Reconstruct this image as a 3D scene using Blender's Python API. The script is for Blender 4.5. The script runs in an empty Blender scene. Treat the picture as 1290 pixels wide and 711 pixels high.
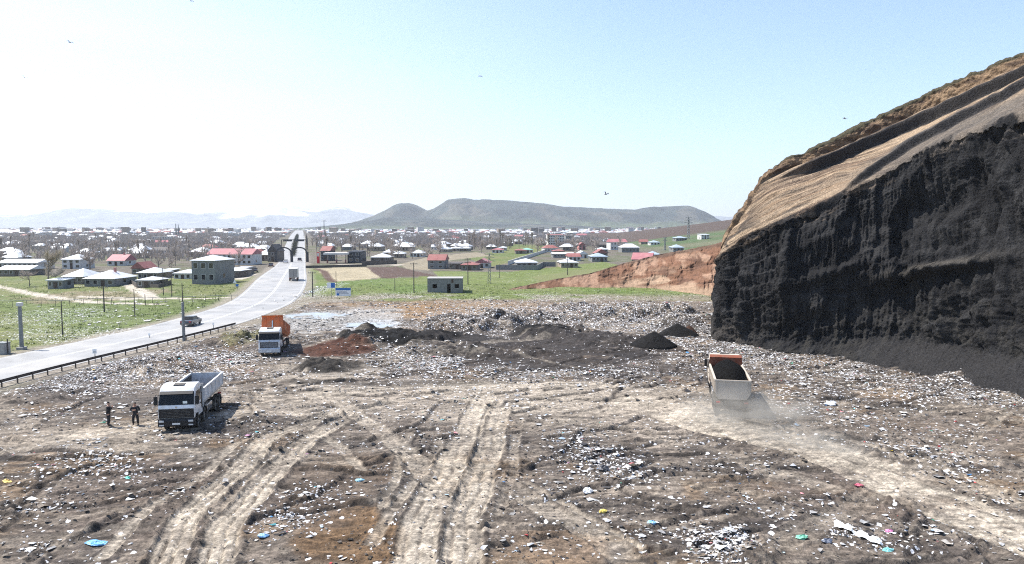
HAZE_D = 9.5e-5; SKY_S = .11; SKY_DUST = 1.4; SKY_O = 2.0; SUN_E = 4.1; EXPO = 1.24
import bpy, bmesh, math, random
import numpy as np
from mathutils import Vector, Matrix
R = math.radians
rnd = random.Random(11)
rs = np.random.RandomState(7)
SC = bpy.context.scene
COL = SC.collection
F, CX, CY, CH, HOR = 921.0, 645.0, 355.5, 15.0, 286.0
PITCH = math.atan((CY - HOR) / F)
CP, SP = math.cos(PITCH), math.sin(PITCH)

# ------------------------------------------------------------------ measuring
def ray(u, v):
    dx, dy = (u - CX) / F, (CY - v) / F
    return dx, CP + dy * SP, -SP + dy * CP

def P(u, v, z=0.0):
    a, b, c = ray(u, v)
    t = (z - CH) / c
    return a * t, b * t

def PD(u, v, y):
    a, b, c = ray(u, v)
    t = y / b
    return Vector((a * t, y, CH + c * t))

# ------------------------------------------------------------------ noise
def vn(x, y, s=0):
    x = np.asarray(x, float); y = np.asarray(y, float)
    ix = np.floor(x).astype(np.int64); iy = np.floor(y).astype(np.int64)
    fx = x - ix; fy = y - iy
    fx = fx * fx * (3 - 2 * fx); fy = fy * fy * (3 - 2 * fy)
    def h(a, b):
        k = (a * 374761393 + b * 668265263 + s * 1274126177) & 0xffffffff
        k = ((k ^ (k >> 13)) * 1274126177) & 0xffffffff
        return ((k ^ (k >> 16)) & 0xffff) / 65535.0
    a, b, c, d = h(ix, iy), h(ix + 1, iy), h(ix, iy + 1), h(ix + 1, iy + 1)
    return (a + (b - a) * fx) * (1 - fy) + (c + (d - c) * fx) * fy

def fbm(x, y, s=0, o=4):
    t, a, n = 0.0, 0.5, 0.0
    for i in range(o):
        t = t + a * vn(np.asarray(x) * 2.03 ** i + 17.3 * i, np.asarray(y) * 2.03 ** i - 9.1 * i, s + i)
        n += a; a *= 0.5
    return t / n

def ss(a, b, x):
    t = np.clip((np.asarray(x, float) - a) / (b - a), 0, 1)
    return t * t * (3 - 2 * t)

def lerp3(c, col, m):
    m = np.asarray(m)[..., None]
    return c * (1 - m) + np.array(col, float) * m

def polydist(x, y, pts):
    """distance, signed lateral offset (right positive) and run length to a polyline"""
    best = np.full(np.shape(x), 1e18); sg = np.zeros(np.shape(x)); tt = np.zeros(np.shape(x)); run = 0.0
    for (ax, ay), (bx, by) in zip(pts[:-1], pts[1:]):
        dx, dy = bx - ax, by - ay; L = math.hypot(dx, dy)
        t = np.clip(((x - ax) * dx + (y - ay) * dy) / (L * L), 0, 1)
        ex, ey = x - (ax + t * dx), y - (ay + t * dy)
        d = np.hypot(ex, ey)
        m = d < best
        best = np.where(m, d, best)
        sg = np.where(m, np.where((ex * dy - ey * dx) >= 0, d, -d), sg)
        tt = np.where(m, run + t * L, tt)
        run += L
    return best, sg, tt

def smooth_line(pts, n=8):
    out = []
    p = [np.array(q, float) for q in pts]
    p = [2 * p[0] - p[1]] + p + [2 * p[-1] - p[-2]]
    for i in range(1, len(p) - 2):
        for k in range(n):
            t = k / n
            out.append(tuple(0.5 * ((2 * p[i]) + (-p[i-1] + p[i+1]) * t + (2*p[i-1] - 5*p[i] + 4*p[i+1] - p[i+2]) * t*t
                       + (-p[i-1] + 3*p[i] - 3*p[i+1] + p[i+2]) * t**3)))
    out.append(tuple(p[-2]))
    return out

# ------------------------------------------------------------------ materials
def mat(name, col, rough=0.75, var=0.15, scale=3.0, metal=0.0, bump=0.0, bscale=None, spec=0.3, alpha=None, coat=0.0, dirt=None):
    m = bpy.data.materials.new(name); m.use_nodes = True
    nt = m.node_tree; b = nt.nodes['Principled BSDF']
    b.inputs['Roughness'].default_value = rough; b.inputs['Metallic'].default_value = metal
    b.inputs['Specular IOR Level'].default_value = spec
    if coat: b.inputs['Coat Weight'].default_value = coat
    tc = nt.nodes.new('ShaderNodeTexCoord')
    n = nt.nodes.new('ShaderNodeTexNoise'); n.inputs['Scale'].default_value = scale; n.inputs['Detail'].default_value = 5
    nt.links.new(tc.outputs['Object'], n.inputs['Vector'])
    r = nt.nodes.new('ShaderNodeValToRGB')
    r.color_ramp.elements[0].position = 0.3; r.color_ramp.elements[1].position = 0.7
    r.color_ramp.elements[0].color = tuple(c * (1 - var) for c in col) + (1,)
    r.color_ramp.elements[1].color = tuple(min(1, c * (1 + var)) for c in col) + (1,)
    nt.links.new(n.outputs['Fac'], r.inputs['Fac'])
    out = r.outputs['Color']
    if dirt:
        n2 = nt.nodes.new('ShaderNodeTexNoise'); n2.inputs['Scale'].default_value = dirt[2]; n2.inputs['Detail'].default_value = 7
        nt.links.new(tc.outputs['Object'], n2.inputs['Vector'])
        mr = nt.nodes.new('ShaderNodeMapRange'); mr.inputs['From Min'].default_value = 0.42; mr.inputs['From Max'].default_value = 0.72
        mr.inputs['To Max'].default_value = dirt[1]
        nt.links.new(n2.outputs['Fac'], mr.inputs['Value'])
        mx = nt.nodes.new('ShaderNodeMix'); mx.data_type = 'RGBA'
        nt.links.new(mr.outputs['Result'], mx.inputs['Factor']); nt.links.new(out, mx.inputs['A'])
        mx.inputs['B'].default_value = tuple(dirt[0]) + (1,)
        out = mx.outputs['Result']
    nt.links.new(out, b.inputs['Base Color'])
    if bump:
        bn = nt.nodes.new('ShaderNodeTexNoise'); bn.inputs['Scale'].default_value = bscale or scale * 4; bn.inputs['Detail'].default_value = 6
        nt.links.new(tc.outputs['Object'], bn.inputs['Vector'])
        bp = nt.nodes.new('ShaderNodeBump'); bp.inputs['Strength'].default_value = bump; bp.inputs['Distance'].default_value = 0.1
        nt.links.new(bn.outputs['Fac'], bp.inputs['Height']); nt.links.new(bp.outputs['Normal'], b.inputs['Normal'])
    return m

def attr_mat(name, rough=0.9, fine=((4.0, 0.35), (22.0, 0.35)), bump=0.5, bscale=9.0, bdist=0.12, speck=False, spec=0.2, aniso=None):
    """colour from the vertex attribute Col, broken up by procedural noise"""
    m = bpy.data.materials.new(name); m.use_nodes = True
    nt = m.node_tree; b = nt.nodes['Principled BSDF']; L = nt.links.new
    b.inputs['Roughness'].default_value = rough; b.inputs['Specular IOR Level'].default_value = spec
    at = nt.nodes.new('ShaderNodeAttribute'); at.attribute_name = 'Col'
    tc = nt.nodes.new('ShaderNodeTexCoord')
    out = at.outputs['Color']
    for sc, amt in fine:
        n = nt.nodes.new('ShaderNodeTexNoise'); n.inputs['Scale'].default_value = sc; n.inputs['Detail'].default_value = 6
        n.inputs['Roughness'].default_value = 0.65
        L(tc.outputs['Object'], n.inputs['Vector'])
        mr = nt.nodes.new('ShaderNodeMapRange'); mr.inputs['From Min'].default_value = 0.36; mr.inputs['From Max'].default_value = 0.64
        mr.inputs['To Min'].default_value = 1 - amt; mr.inputs['To Max'].default_value = 1 + amt
        L(n.outputs['Fac'], mr.inputs['Value'])
        mx = nt.nodes.new('ShaderNodeVectorMath'); mx.operation = 'SCALE'
        L(out, mx.inputs[0]); L(mr.outputs['Result'], mx.inputs['Scale']); out = mx.outputs['Vector']
    for (ax_, ay_, rot_, amt) in (aniso or ()):
        mp = nt.nodes.new('ShaderNodeMapping'); mp.vector_type = 'TEXTURE'; mp.inputs['Rotation'].default_value = (0, 0, rot_); mp.inputs['Scale'].default_value = (1 / ax_, 1 / ay_, 1)
        L(tc.outputs['Object'], mp.inputs['Vector'])
        n = nt.nodes.new('ShaderNodeTexNoise'); n.inputs['Scale'].default_value = 1.0; n.inputs['Detail'].default_value = 5; n.inputs['Roughness'].default_value = .6; L(mp.outputs['Vector'], n.inputs['Vector'])
        mr = nt.nodes.new('ShaderNodeMapRange'); mr.inputs['From Min'].default_value = .40; mr.inputs['From Max'].default_value = .60; mr.inputs['To Min'].default_value = 1 - amt; mr.inputs['To Max'].default_value = 1 + amt * .7
        L(n.outputs['Fac'], mr.inputs['Value'])
        mx = nt.nodes.new('ShaderNodeVectorMath'); mx.operation = 'SCALE'; L(out, mx.inputs[0]); L(mr.outputs['Result'], mx.inputs['Scale']); out = mx.outputs['Vector']
    if speck:   # small scraps lying on the soil, thicker where the attribute's alpha says so
        for vs, seed, tint, wd in ((2.3, 0.0, (.68, .68, .69, 1), .30), (5.0, 3.7, (.6, .6, .62, 1), .33), (3.4, 8.1, (.035, .033, .034, 1), .34)):
            mp = nt.nodes.new('ShaderNodeMapping'); mp.inputs['Location'].default_value = (seed, seed * 2, 0)
            L(tc.outputs['Object'], mp.inputs['Vector'])
            nz = nt.nodes.new('ShaderNodeTexNoise'); nz.inputs['Scale'].default_value = vs * 1.7; nz.inputs['Detail'].default_value = 3
            L(mp.outputs['Vector'], nz.inputs['Vector'])
            ad = nt.nodes.new('ShaderNodeMix'); ad.data_type = 'RGBA'; ad.blend_type = 'LINEAR_LIGHT'; ad.inputs['Factor'].default_value = 0.12
            L(mp.outputs['Vector'], ad.inputs['A']); L(nz.outputs['Color'], ad.inputs['B'])
            vo = nt.nodes.new('ShaderNodeTexVoronoi'); vo.inputs['Scale'].default_value = vs
            L(ad.outputs['Result'], vo.inputs['Vector'])
            sp = nt.nodes.new('ShaderNodeSeparateColor'); L(vo.outputs['Color'], sp.inputs['Color'])
            lt = nt.nodes.new('ShaderNodeMath'); lt.operation = 'LESS_THAN'; L(sp.outputs['Red'], lt.inputs[0]); L(at.outputs['Alpha'], lt.inputs[1])
            l2 = nt.nodes.new('ShaderNodeMath'); l2.operation = 'LESS_THAN'; L(vo.outputs['Distance'], l2.inputs[0]); l2.inputs[1].default_value = wd
            mu = nt.nodes.new('ShaderNodeMath'); mu.operation = 'MULTIPLY'; L(lt.outputs[0], mu.inputs[0]); L(l2.outputs[0], mu.inputs[1])
            mx = nt.nodes.new('ShaderNodeMix'); mx.data_type = 'RGBA'
            L(mu.outputs[0], mx.inputs['Factor']); L(out, mx.inputs['A']); mx.inputs['B'].default_value = tint
            out = mx.outputs['Result']
    L(out, b.inputs['Base Color'])
    if bump:
        n = nt.nodes.new('ShaderNodeTexNoise'); n.inputs['Scale'].default_value = bscale; n.inputs['Detail'].default_value = 8
        n.inputs['Roughness'].default_value = 0.62
        L(tc.outputs['Object'], n.inputs['Vector'])
        bp = nt.nodes.new('ShaderNodeBump'); bp.inputs['Strength'].default_value = bump; bp.inputs['Distance'].default_value = bdist
        L(n.outputs['Fac'], bp.inputs['Height']); L(bp.outputs['Normal'], b.inputs['Normal'])
    return m

# ------------------------------------------------------------------ mesh building
class MB:
    def __init__(s): s.v = []; s.f = []; s.m = []
    def add(s, vs, fs, mi=0, M=None):
        k = len(s.v)
        s.v += [tuple(M @ Vector(p)) if M is not None else tuple(p) for p in vs]
        s.f += [tuple(i + k for i in f) for f in fs]; s.m += [mi] * len(fs)
        return s
    def box(s, x0, x1, y0, y1, z0, z1, mi=0, M=None):
        v = [(x0,y0,z0),(x1,y0,z0),(x1,y1,z0),(x0,y1,z0),(x0,y0,z1),(x1,y0,z1),(x1,y1,z1),(x0,y1,z1)]
        return s.add(v, [(0,3,2,1),(4,5,6,7),(0,1,5,4),(1,2,6,5),(2,3,7,6),(3,0,4,7)], mi, M)
    def tube(s, pts, rad, n=6, mi=0, cap=True):
        pts = [Vector(p) for p in pts]
        if not isinstance(rad, (list, tuple)): rad = [rad] * len(pts)
        k = len(s.v); d0 = None
        for i, p in enumerate(pts):
            d = (pts[min(i+1, len(pts)-1)] - pts[max(i-1, 0)]).normalized()
            ref = Vector((0,0,1)) if abs(d.z) < .9 else Vector((1,0,0))
            a = d.cross(ref).normalized(); b = d.cross(a)
            for j in range(n):
                t = 2*math.pi*j/n
                s.v.append(tuple(p + (a*math.cos(t) + b*math.sin(t)) * rad[i]))
        for i in range(len(pts)-1):
            for j in range(n):
                s.f.append((k+i*n+j, k+i*n+(j+1)%n, k+(i+1)*n+(j+1)%n, k+(i+1)*n+j)); s.m.append(mi)
        if cap:
            s.f.append(tuple(k+j for j in range(n))); s.m.append(mi)
            e = k+(len(pts)-1)*n
            s.f.append(tuple(e+j for j in reversed(range(n)))); s.m.append(mi)
        return s
    def prism(s, prof, x0, x1, mi=0, axis='x', taper=None):
        """profile polygon (a,b) extruded between x0 and x1"""
        n = len(prof); vs = []
        for x in (x0, x1):
            for a, b in prof:
                xx = x * (taper(a, b) if taper else 1)
                vs.append((xx, a, b) if axis == 'x' else (a, xx, b))
        fs = [tuple(range(n)), tuple(range(2*n-1, n-1, -1))] + [(i, n+i, n+(i+1)%n, (i+1)%n) for i in range(n)]
        return s.add(vs, fs, mi)
    def build(s, name, mats, parent=None, bevel=0, smooth=False, seg=2):
        me = bpy.data.meshes.new(name); me.from_pydata(s.v, [], s.f)
        if not isinstance(mats, (list, tuple)): mats = [mats]
        for m in mats: me.materials.append(m)
        if len(mats) > 1: me.polygons.foreach_set('material_index', s.m)
        bm = bmesh.new(); bm.from_mesh(me)
        bmesh.ops.recalc_face_normals(bm, faces=bm.faces)
        if bevel:
            ed = [e for e in bm.edges if len(e.link_faces) == 2 and e.calc_face_angle(0) > .5]
            bmesh.ops.bevel(bm, geom=ed, offset=bevel, segments=seg, profile=.5, affect='EDGES', clamp_overlap=True)
        bm.to_mesh(me); bm.free()
        if smooth:
            me.polygons.foreach_set('use_smooth', [True]*len(me.polygons))
        o = bpy.data.objects.new(name, me); COL.objects.link(o)
        if parent is not None: o.parent = parent
        return o

def tag(o, label, cat, group=None, kind=None):
    if label: o['label'] = label
    if cat: o['category'] = cat
    if group: o['group'] = group
    if kind: o['kind'] = kind
    return o

def thing(name, label, cat, loc=(0,0,0), rz=0, group=None):
    o = bpy.data.objects.new(name, None); COL.objects.link(o)
    o.empty_display_size = .3
    o.location = loc; o.rotation_euler = (0, 0, rz)
    return tag(o, label, cat, group)

def copy_tree(o, parent=None):
    c = o.copy(); COL.objects.link(c); c.parent = parent
    for ch in list(o.children): copy_tree(ch, c)
    return c

def struct(o): o['kind'] = 'structure'; return o

def np_mesh(name, co, faces, mats, cols=None, smooth=True, link=True):
    """mesh straight from arrays; faces all with the same corner count"""
    me = bpy.data.meshes.new(name)
    co = np.asarray(co, np.float32); faces = np.asarray(faces, np.int32)
    me.vertices.add(len(co)); me.vertices.foreach_set('co', co.ravel())
    k = faces.shape[1]
    me.loops.add(faces.size); me.loops.foreach_set('vertex_index', faces.ravel())
    me.polygons.add(len(faces))
    me.polygons.foreach_set('loop_start', np.arange(0, faces.size, k, dtype=np.int32))
    me.polygons.foreach_set('use_smooth', np.full(len(faces), smooth))
    me.update(calc_edges=True)
    if cols is not None:
        a = me.color_attributes.new('Col', 'FLOAT_COLOR', 'POINT')
        c = np.ones((len(co), 4), np.float32); c[:, :cols.shape[1]] = cols
        a.data.foreach_set('color', c.ravel())
    for m in (mats if isinstance(mats, (list, tuple)) else [mats]): me.materials.append(m)
    o = bpy.data.objects.new(name, me)
    if link: COL.objects.link(o)
    return o

def grid_faces(nr, nc):
    i = np.arange(nr-1)[:, None]*nc + np.arange(nc-1)[None]
    return np.stack([i, i+1, i+nc+1, i+nc], -1).reshape(-1, 4)
# ================================================================== ground
RIGHT = smooth_line([(-54,10),(-50.5,50),(-48.6,72),(-44.5,96),(-42.3,112),(-42.2,126),(-44.5,150),(-55,195),(-74,262),(-99,350),(-150,530),(-397,1400),(-900,3150)])
LEFT = smooth_line([(-64,10),(-61,50),(-59,80),(-56.5,97),(-54.8,118),(-57.5,150),(-75,216),(-91.5,282),(-111,350),(-165,530),(-422,1400),(-930,3150)])
_RY = np.array([p[1] for p in RIGHT]); _RX = np.array([p[0] for p in RIGHT])
_LY = np.array([p[1] for p in LEFT]); _LX = np.array([p[0] for p in LEFT])
def xr(y): return np.interp(y, _RY, _RX)
def xl(y): return np.interp(y, _LY, _LX)

def ell(x, y, u, v, ru, rv, hard=.5, seed=3, warp=1.3, ws=.35):
    cx, cy = P(u, v); a = ru * cy / F
    b = max((P(u, v - rv)[1] - P(u, v + rv)[1]) / 2, .3)
    q = ((x - cx) / a) ** 2 + ((y - cy) / b) ** 2
    m = np.zeros(np.shape(x)); k = q < 3.2
    if k.any():
        qq = q[k] + (fbm(x[k] * ws, y[k] * ws, seed) - .5) * 2 * warp * .8
        m[k] = ss(1.25, 1.25 - hard, qq)
    return m

def inpoly(x, y, pts):
    r = np.zeros(np.shape(x), bool); n = len(pts)
    for i in range(n):
        (x1, y1), (x2, y2) = pts[i], pts[(i+1) % n]
        if y1 == y2: continue
        c = ((y1 > y) != (y2 > y)) & (x < (x2 - x1) * (y - y1) / (y2 - y1) + x1)
        r ^= c
    return r

def pxline(pts, n=6): return smooth_line([P(*p) for p in pts], n)

# wheel tracks: image points, half width (m), how dusty, rut depth, ruts across
TRACKS = [
 ([(800,508),(850,519),(905,536),(960,551),(1040,573),(1110,598),(1180,628),(1250,655),(1340,692)], 2.3, .95, .10, 4),
 ([(1050,566),(1130,590),(1210,614),(1310,640)], 1.0, .6, .06, 2),
 ([(612,500),(580,555),(556,610),(536,655),(520,730)], 1.0, .9, .10, 3),
 ([(630,512),(612,570),(596,620),(584,655),(588,735)], 1.0, .85, .12, 3),
 ([(420,520),(337,552),(300,597),(255,633),(230,667),(205,730)], .85, .95, .16, 3),
 ([(440,522),(383,557),(347,597),(312,637),(287,667),(268,730)], .85, .95, .16, 3),
 ([(420,498),(480,543),(520,580),(548,612)], .8, .6, .07, 2),
 ([(620,596),(700,648),(760,688),(810,730)], .8, .5, .07, 2),
 ([(330,505),(450,492),(600,486),(760,486)], 1.6, .5, .05, 3),
 ([(0,566),(80,552),(160,540),(300,520)], 1.5, .55, .05, 3),
 ([(900,560),(960,592),(1040,615)], .9, .45, .05, 2),
 ([(640,540),(760,520),(880,512)], 1.4, .45, .05, 3),
]
DARK_RUTS = [[(43,707),(100,680),(167,653)], [(0,693),(30,650),(53,603)], [(60,711),(140,660),(190,640)], [(345,488),(420,482),(520,471),(620,464)],
 [(700,455),(780,462),(860,470),(900,482)], [(880,620),(960,604),(1060,622)], [(980,636),(1080,630),(1150,640)], [(860,648),(930,652)], [(735,640),(800,640),(860,652)],
 [(300,520),(240,545)], [(10,640),(60,612),(120,590)], [(560,680),(570,711)], [(840,600),(900,596),(980,600)], [(720,620),(800,610)], [(380,505),(470,520)],[(120,480),(200,455)],[(60,530),(130,500)]]
TR = [(pxline(p), hw, d, dep, n) for p, hw, d, dep, n in TRACKS]
DR = [pxline(p, 4) for p in DARK_RUTS]
_r = random.Random(23)
NMAIN = len(TR)
for _i in (0, 2, 3, 4, 5, 6, 7, 2, 3, 4, 5, 4, 5, 2):   # more wheels have followed roughly the same lines
    _b = TR[_i][0]; _o, _s = _r.gauss(0, 1.9), _r.gauss(0, .05); _j = _r.randrange(0, max(1, len(_b) // 3)); _e = len(_b) - _r.randrange(0, max(1, len(_b) // 3))
    _q = [(p[0] + _o + _s * (p[1] - 50), p[1] + _r.gauss(0, .12)) for p in _b[_j:_e:3]]
    if len(_q) > 2: TR.append((smooth_line(_q, 5), _r.uniform(.22, .42), _r.uniform(.45, .75), _r.uniform(.05, .10), 1))
for _k in range(44):
    _x, _y = _r.uniform(-40, 42), _r.uniform(30, 112); _a = _r.choice((0, .15, -.2, .5, -.6, 1.1, 2.2)) + _r.gauss(0, .2); _l = _r.uniform(10, 30); _c = _r.gauss(0, .012)
    _p = [(_x, _y)]
    for _j in range(5): _p.append((_p[-1][0] + math.cos(_a) * _l / 5, _p[-1][1] + math.sin(_a) * _l / 5)); _a += _c * _l / 5
    TR.append((smooth_line(_p, 4), _r.uniform(.35, 1.1), _r.uniform(.2, .5), _r.uniform(.05, .11), _r.choice((2, 3, 4))))
for _k in range(190):
    _x, _y = _r.uniform(-36, 40), _r.uniform(29, 90); _a = _r.choice((0, .08, .3, -.25, .9, -.9)) + _r.gauss(0, .2); _l = _r.uniform(3, 15)
    DR.append(smooth_line([(_x, _y), (_x + math.cos(_a) * _l / 2, _y + math.sin(_a) * _l / 2), (_x + math.cos(_a + .15) * _l, _y + math.sin(_a + .15) * _l)], 3))
MOUNDS = [  # image centre, half width px, half depth px, height m, roughness
 (500,428,75,8,1.1), (590,410,60,8,1.3), (690,420,45,7,.9), (425,440,42,7,.4), (410,462,35,6,.6), (645,404,35,5,.9), (760,430,60,7,.6), (860,405,45,6,.9),
 (800,396,90,5,.8), (285,432,25,5,.7), (320,425,18,4,.5), (640,445,60,6,.6), (700,400,70,5,.7), (555,440,55,8,.6), (740,385,50,3,.6), (830,398,40,4,.8),
 (200,462,60,9,.5), (60,500,60,10,.35), (940,690,45,25,.35), (1230,480,60,8,.5)]

def rail_x(y): return xr(y) + 1.2

def dump_mask(x, y):
    n = fbm(x / 7, y / 7, 90)
    return ss(.9, 3.2, x - rail_x(y)) * ss(153, 147, y + (n - .5) * 9 + np.where(x > -20, 0, (-20 - x) * .25))

def hillside(x, y):
    k = np.interp(y, [300, 400, 480, 620, 800, 1000, 1300, 1800], [0, .07, .115, .14, .155, .12, .05, 0])
    s = np.maximum(x - np.interp(y, [300, 800], [68, 82]), 0)
    s = np.minimum(s, 330 + 0 * x)
    w = s * s / (s + 14)
    return k * w

def relief(x, y, paint=False):
    """height of the ground and the soil and painted shade masks that go with it (arrays)"""
    x = np.asarray(x, float); y = np.asarray(y, float)
    d = dump_mask(x, y)
    h = np.zeros(x.shape); dust = np.zeros(x.shape); dark = np.zeros(x.shape); rut = np.zeros(x.shape)
    near = (d > 0)
    X, Y = x[near], y[near]
    if X.size:
        sm_ = .12 * (fbm(X / 2.6, Y / 2.2, 24, 3) - .5) + .14 * (fbm(X / .9, Y / .6, 28, 4) - .5) + .10 * (fbm((X + Y) / 3.2, (X - Y) / .6, 29, 3) - .5)
        hh = .9 * (fbm(X / 11, Y / 11, 20, 3) - .5) + sm_
        rough = np.zeros(X.shape)
        for u, v, ru, rv, hz in MOUNDS:
            m = ell(X, Y, u, v, ru, rv, .9, 5, 1.0, .4)
            hh += m * hz * (.45 + .9 * fbm(X / 1.6, Y / 1.6, 33, 4)); rough = np.maximum(rough, m)
        band = ss(.45, .62, fbm(X / 8, Y / 5, 41)) * ss(75, 100, Y)
        rough = np.maximum(rough, band * .7)
        hh += rough * (.75 * (fbm(X / .9, Y / .9, 44, 3) - .45))
        smooth = np.zeros(X.shape); dk = np.zeros(X.shape); rt = np.zeros(X.shape)
        for ti, (pts, hw, st, dep, nr) in enumerate(TR):
            xs = [p[0] for p in pts]; ys = [p[1] for p in pts]; e = hw * 1.9
            k = (X > min(xs) - e) & (X < max(xs) + e) & (Y > min(ys) - e) & (Y < max(ys) + e)
            if not k.any(): continue
            dd, sg, tt = polydist(X[k], Y[k], pts)
            sg = sg + (fbm(tt / 6, sg * 0 + .3, 61, 2) - .5) * .8 + (fbm(X[k] / .9, Y[k] / .9, 63, 3) - .5) * .22
            a = np.abs(sg)
            brk = ss(.25, .48, fbm(tt / 2.6, sg / .9, 64, 3))
            kp = 1 - .92 * smooth[k] if ti >= NMAIN else np.ones(a.shape)
            wv = 1 + .30 * (fbm(tt / 1.5, np.sign(sg) * 3.3, 69, 3) - .5)
            core = kp * ss(hw * 1.12, hw * .84, a * wv) * (.50 + .50 * brk) * (.55 + .45 * ss(.32, .52, fbm(tt / 5.5, sg * .12, 70, 2)))
            smooth[k] = np.maximum(smooth[k], core * st)
            groove = np.abs(((sg / hw) * nr * .5 + .25) % 1 - .5) * 2     # 1 in a groove
            gm = ss(.62, .86, groove) * core * (.2 + 1.1 * fbm(tt / 2.0, sg / .5, 65, 3))
            hh[k] -= gm * dep + core * .03
            hh[k] += kp * dep * .9 * np.exp(-((a - hw * 1.10) / .13) ** 2) * (.1 + 1.5 * fbm(tt / 1.4, sg * .3, 67, 3)) * 1.2
            dk[k] = np.maximum(dk[k], kp * np.exp(-((a - hw * 1.06) / .10) ** 2) * ss(.42, .6, fbm(tt / 1.7, sg * .2, 68, 3)) * st)  # thin shadow line at the track edge, painted as dark colour
            rt[k] = np.maximum(rt[k], gm * ss(.5, .75, fbm(tt / 1.6, sg / .6, 66, 3)))
        for pts in DR:
            xs = [p[0] for p in pts]; ys = [p[1] for p in pts]; e = 2.2
            k = (X > min(xs) - e) & (X < max(xs) + e) & (Y > min(ys) - e) & (Y < max(ys) + e)
            if not k.any(): continue
            dd, sg, tt = polydist(X[k], Y[k], pts)
            sg = sg + (fbm(tt / 3.0, sg * 0, 71, 3) - .5) * 1.2
            pr = (1 - .95 * np.clip(smooth[k] * 1.3, 0, 1)) * ss(.28, .46, fbm(tt / 1.8, sg * .2, 72, 3))
            g = np.exp(-(sg / .15) ** 2) * pr; bm_ = np.exp(-((sg + .34) / .17) ** 2) * pr
            hh[k] += bm_ * .12 - g * .13
            dk[k] = np.maximum(dk[k], g)
        for u, v, ru, rv in ((1060,640,170,42),(640,650,60,40),(960,690,150,25),(250,560,120,20)):
            m = ell(X, Y, u, v, ru, rv, .8, 8)
            k = m > .02
            if k.any():
                ph = Y[k] * 1.0 + (fbm(X[k] / 6, Y[k] / 6, 73, 3) - .5) * 7 + X[k] * .12
                hh[k] += m[k] * .05 * np.sin(ph * 2 * math.pi / .5) * ss(.4, .6, fbm(X[k] / 2.5, Y[k] / 1.2, 74, 3)) * (1 - smooth[k])
        hh -= sm_ * np.clip(smooth * 1.1, 0, .85)
        h[near] = hh * d[near]
        dust[near] = smooth; dark[near] = dk; rut[near] = rt
    nr_ = y < 260
    gx, gy = x[nr_], y[nr_]
    verge = ss(1, 9, np.maximum(xl(gy) - gx, gx - xr(gy))) * (1 - d[nr_])
    h[nr_] += verge * (1.1 * (fbm(gx / 16, gy / 16, 50, 3) - .5) + .25 * (fbm(gx / 3, gy / 3, 52, 3) - .5)) * ss(260, 215, gy)
    h = h + np.where(y > 300, hillside(x, y), 0)
    inside = (x > xl(y) - .6) & (x < xr(y) + .6)
    h = np.where(inside, 0.0, h)
    if paint: return h, d, dust, dark, rut
    return h

def H(x, y): return float(relief(np.array([x]), np.array([y]))[0])

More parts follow.
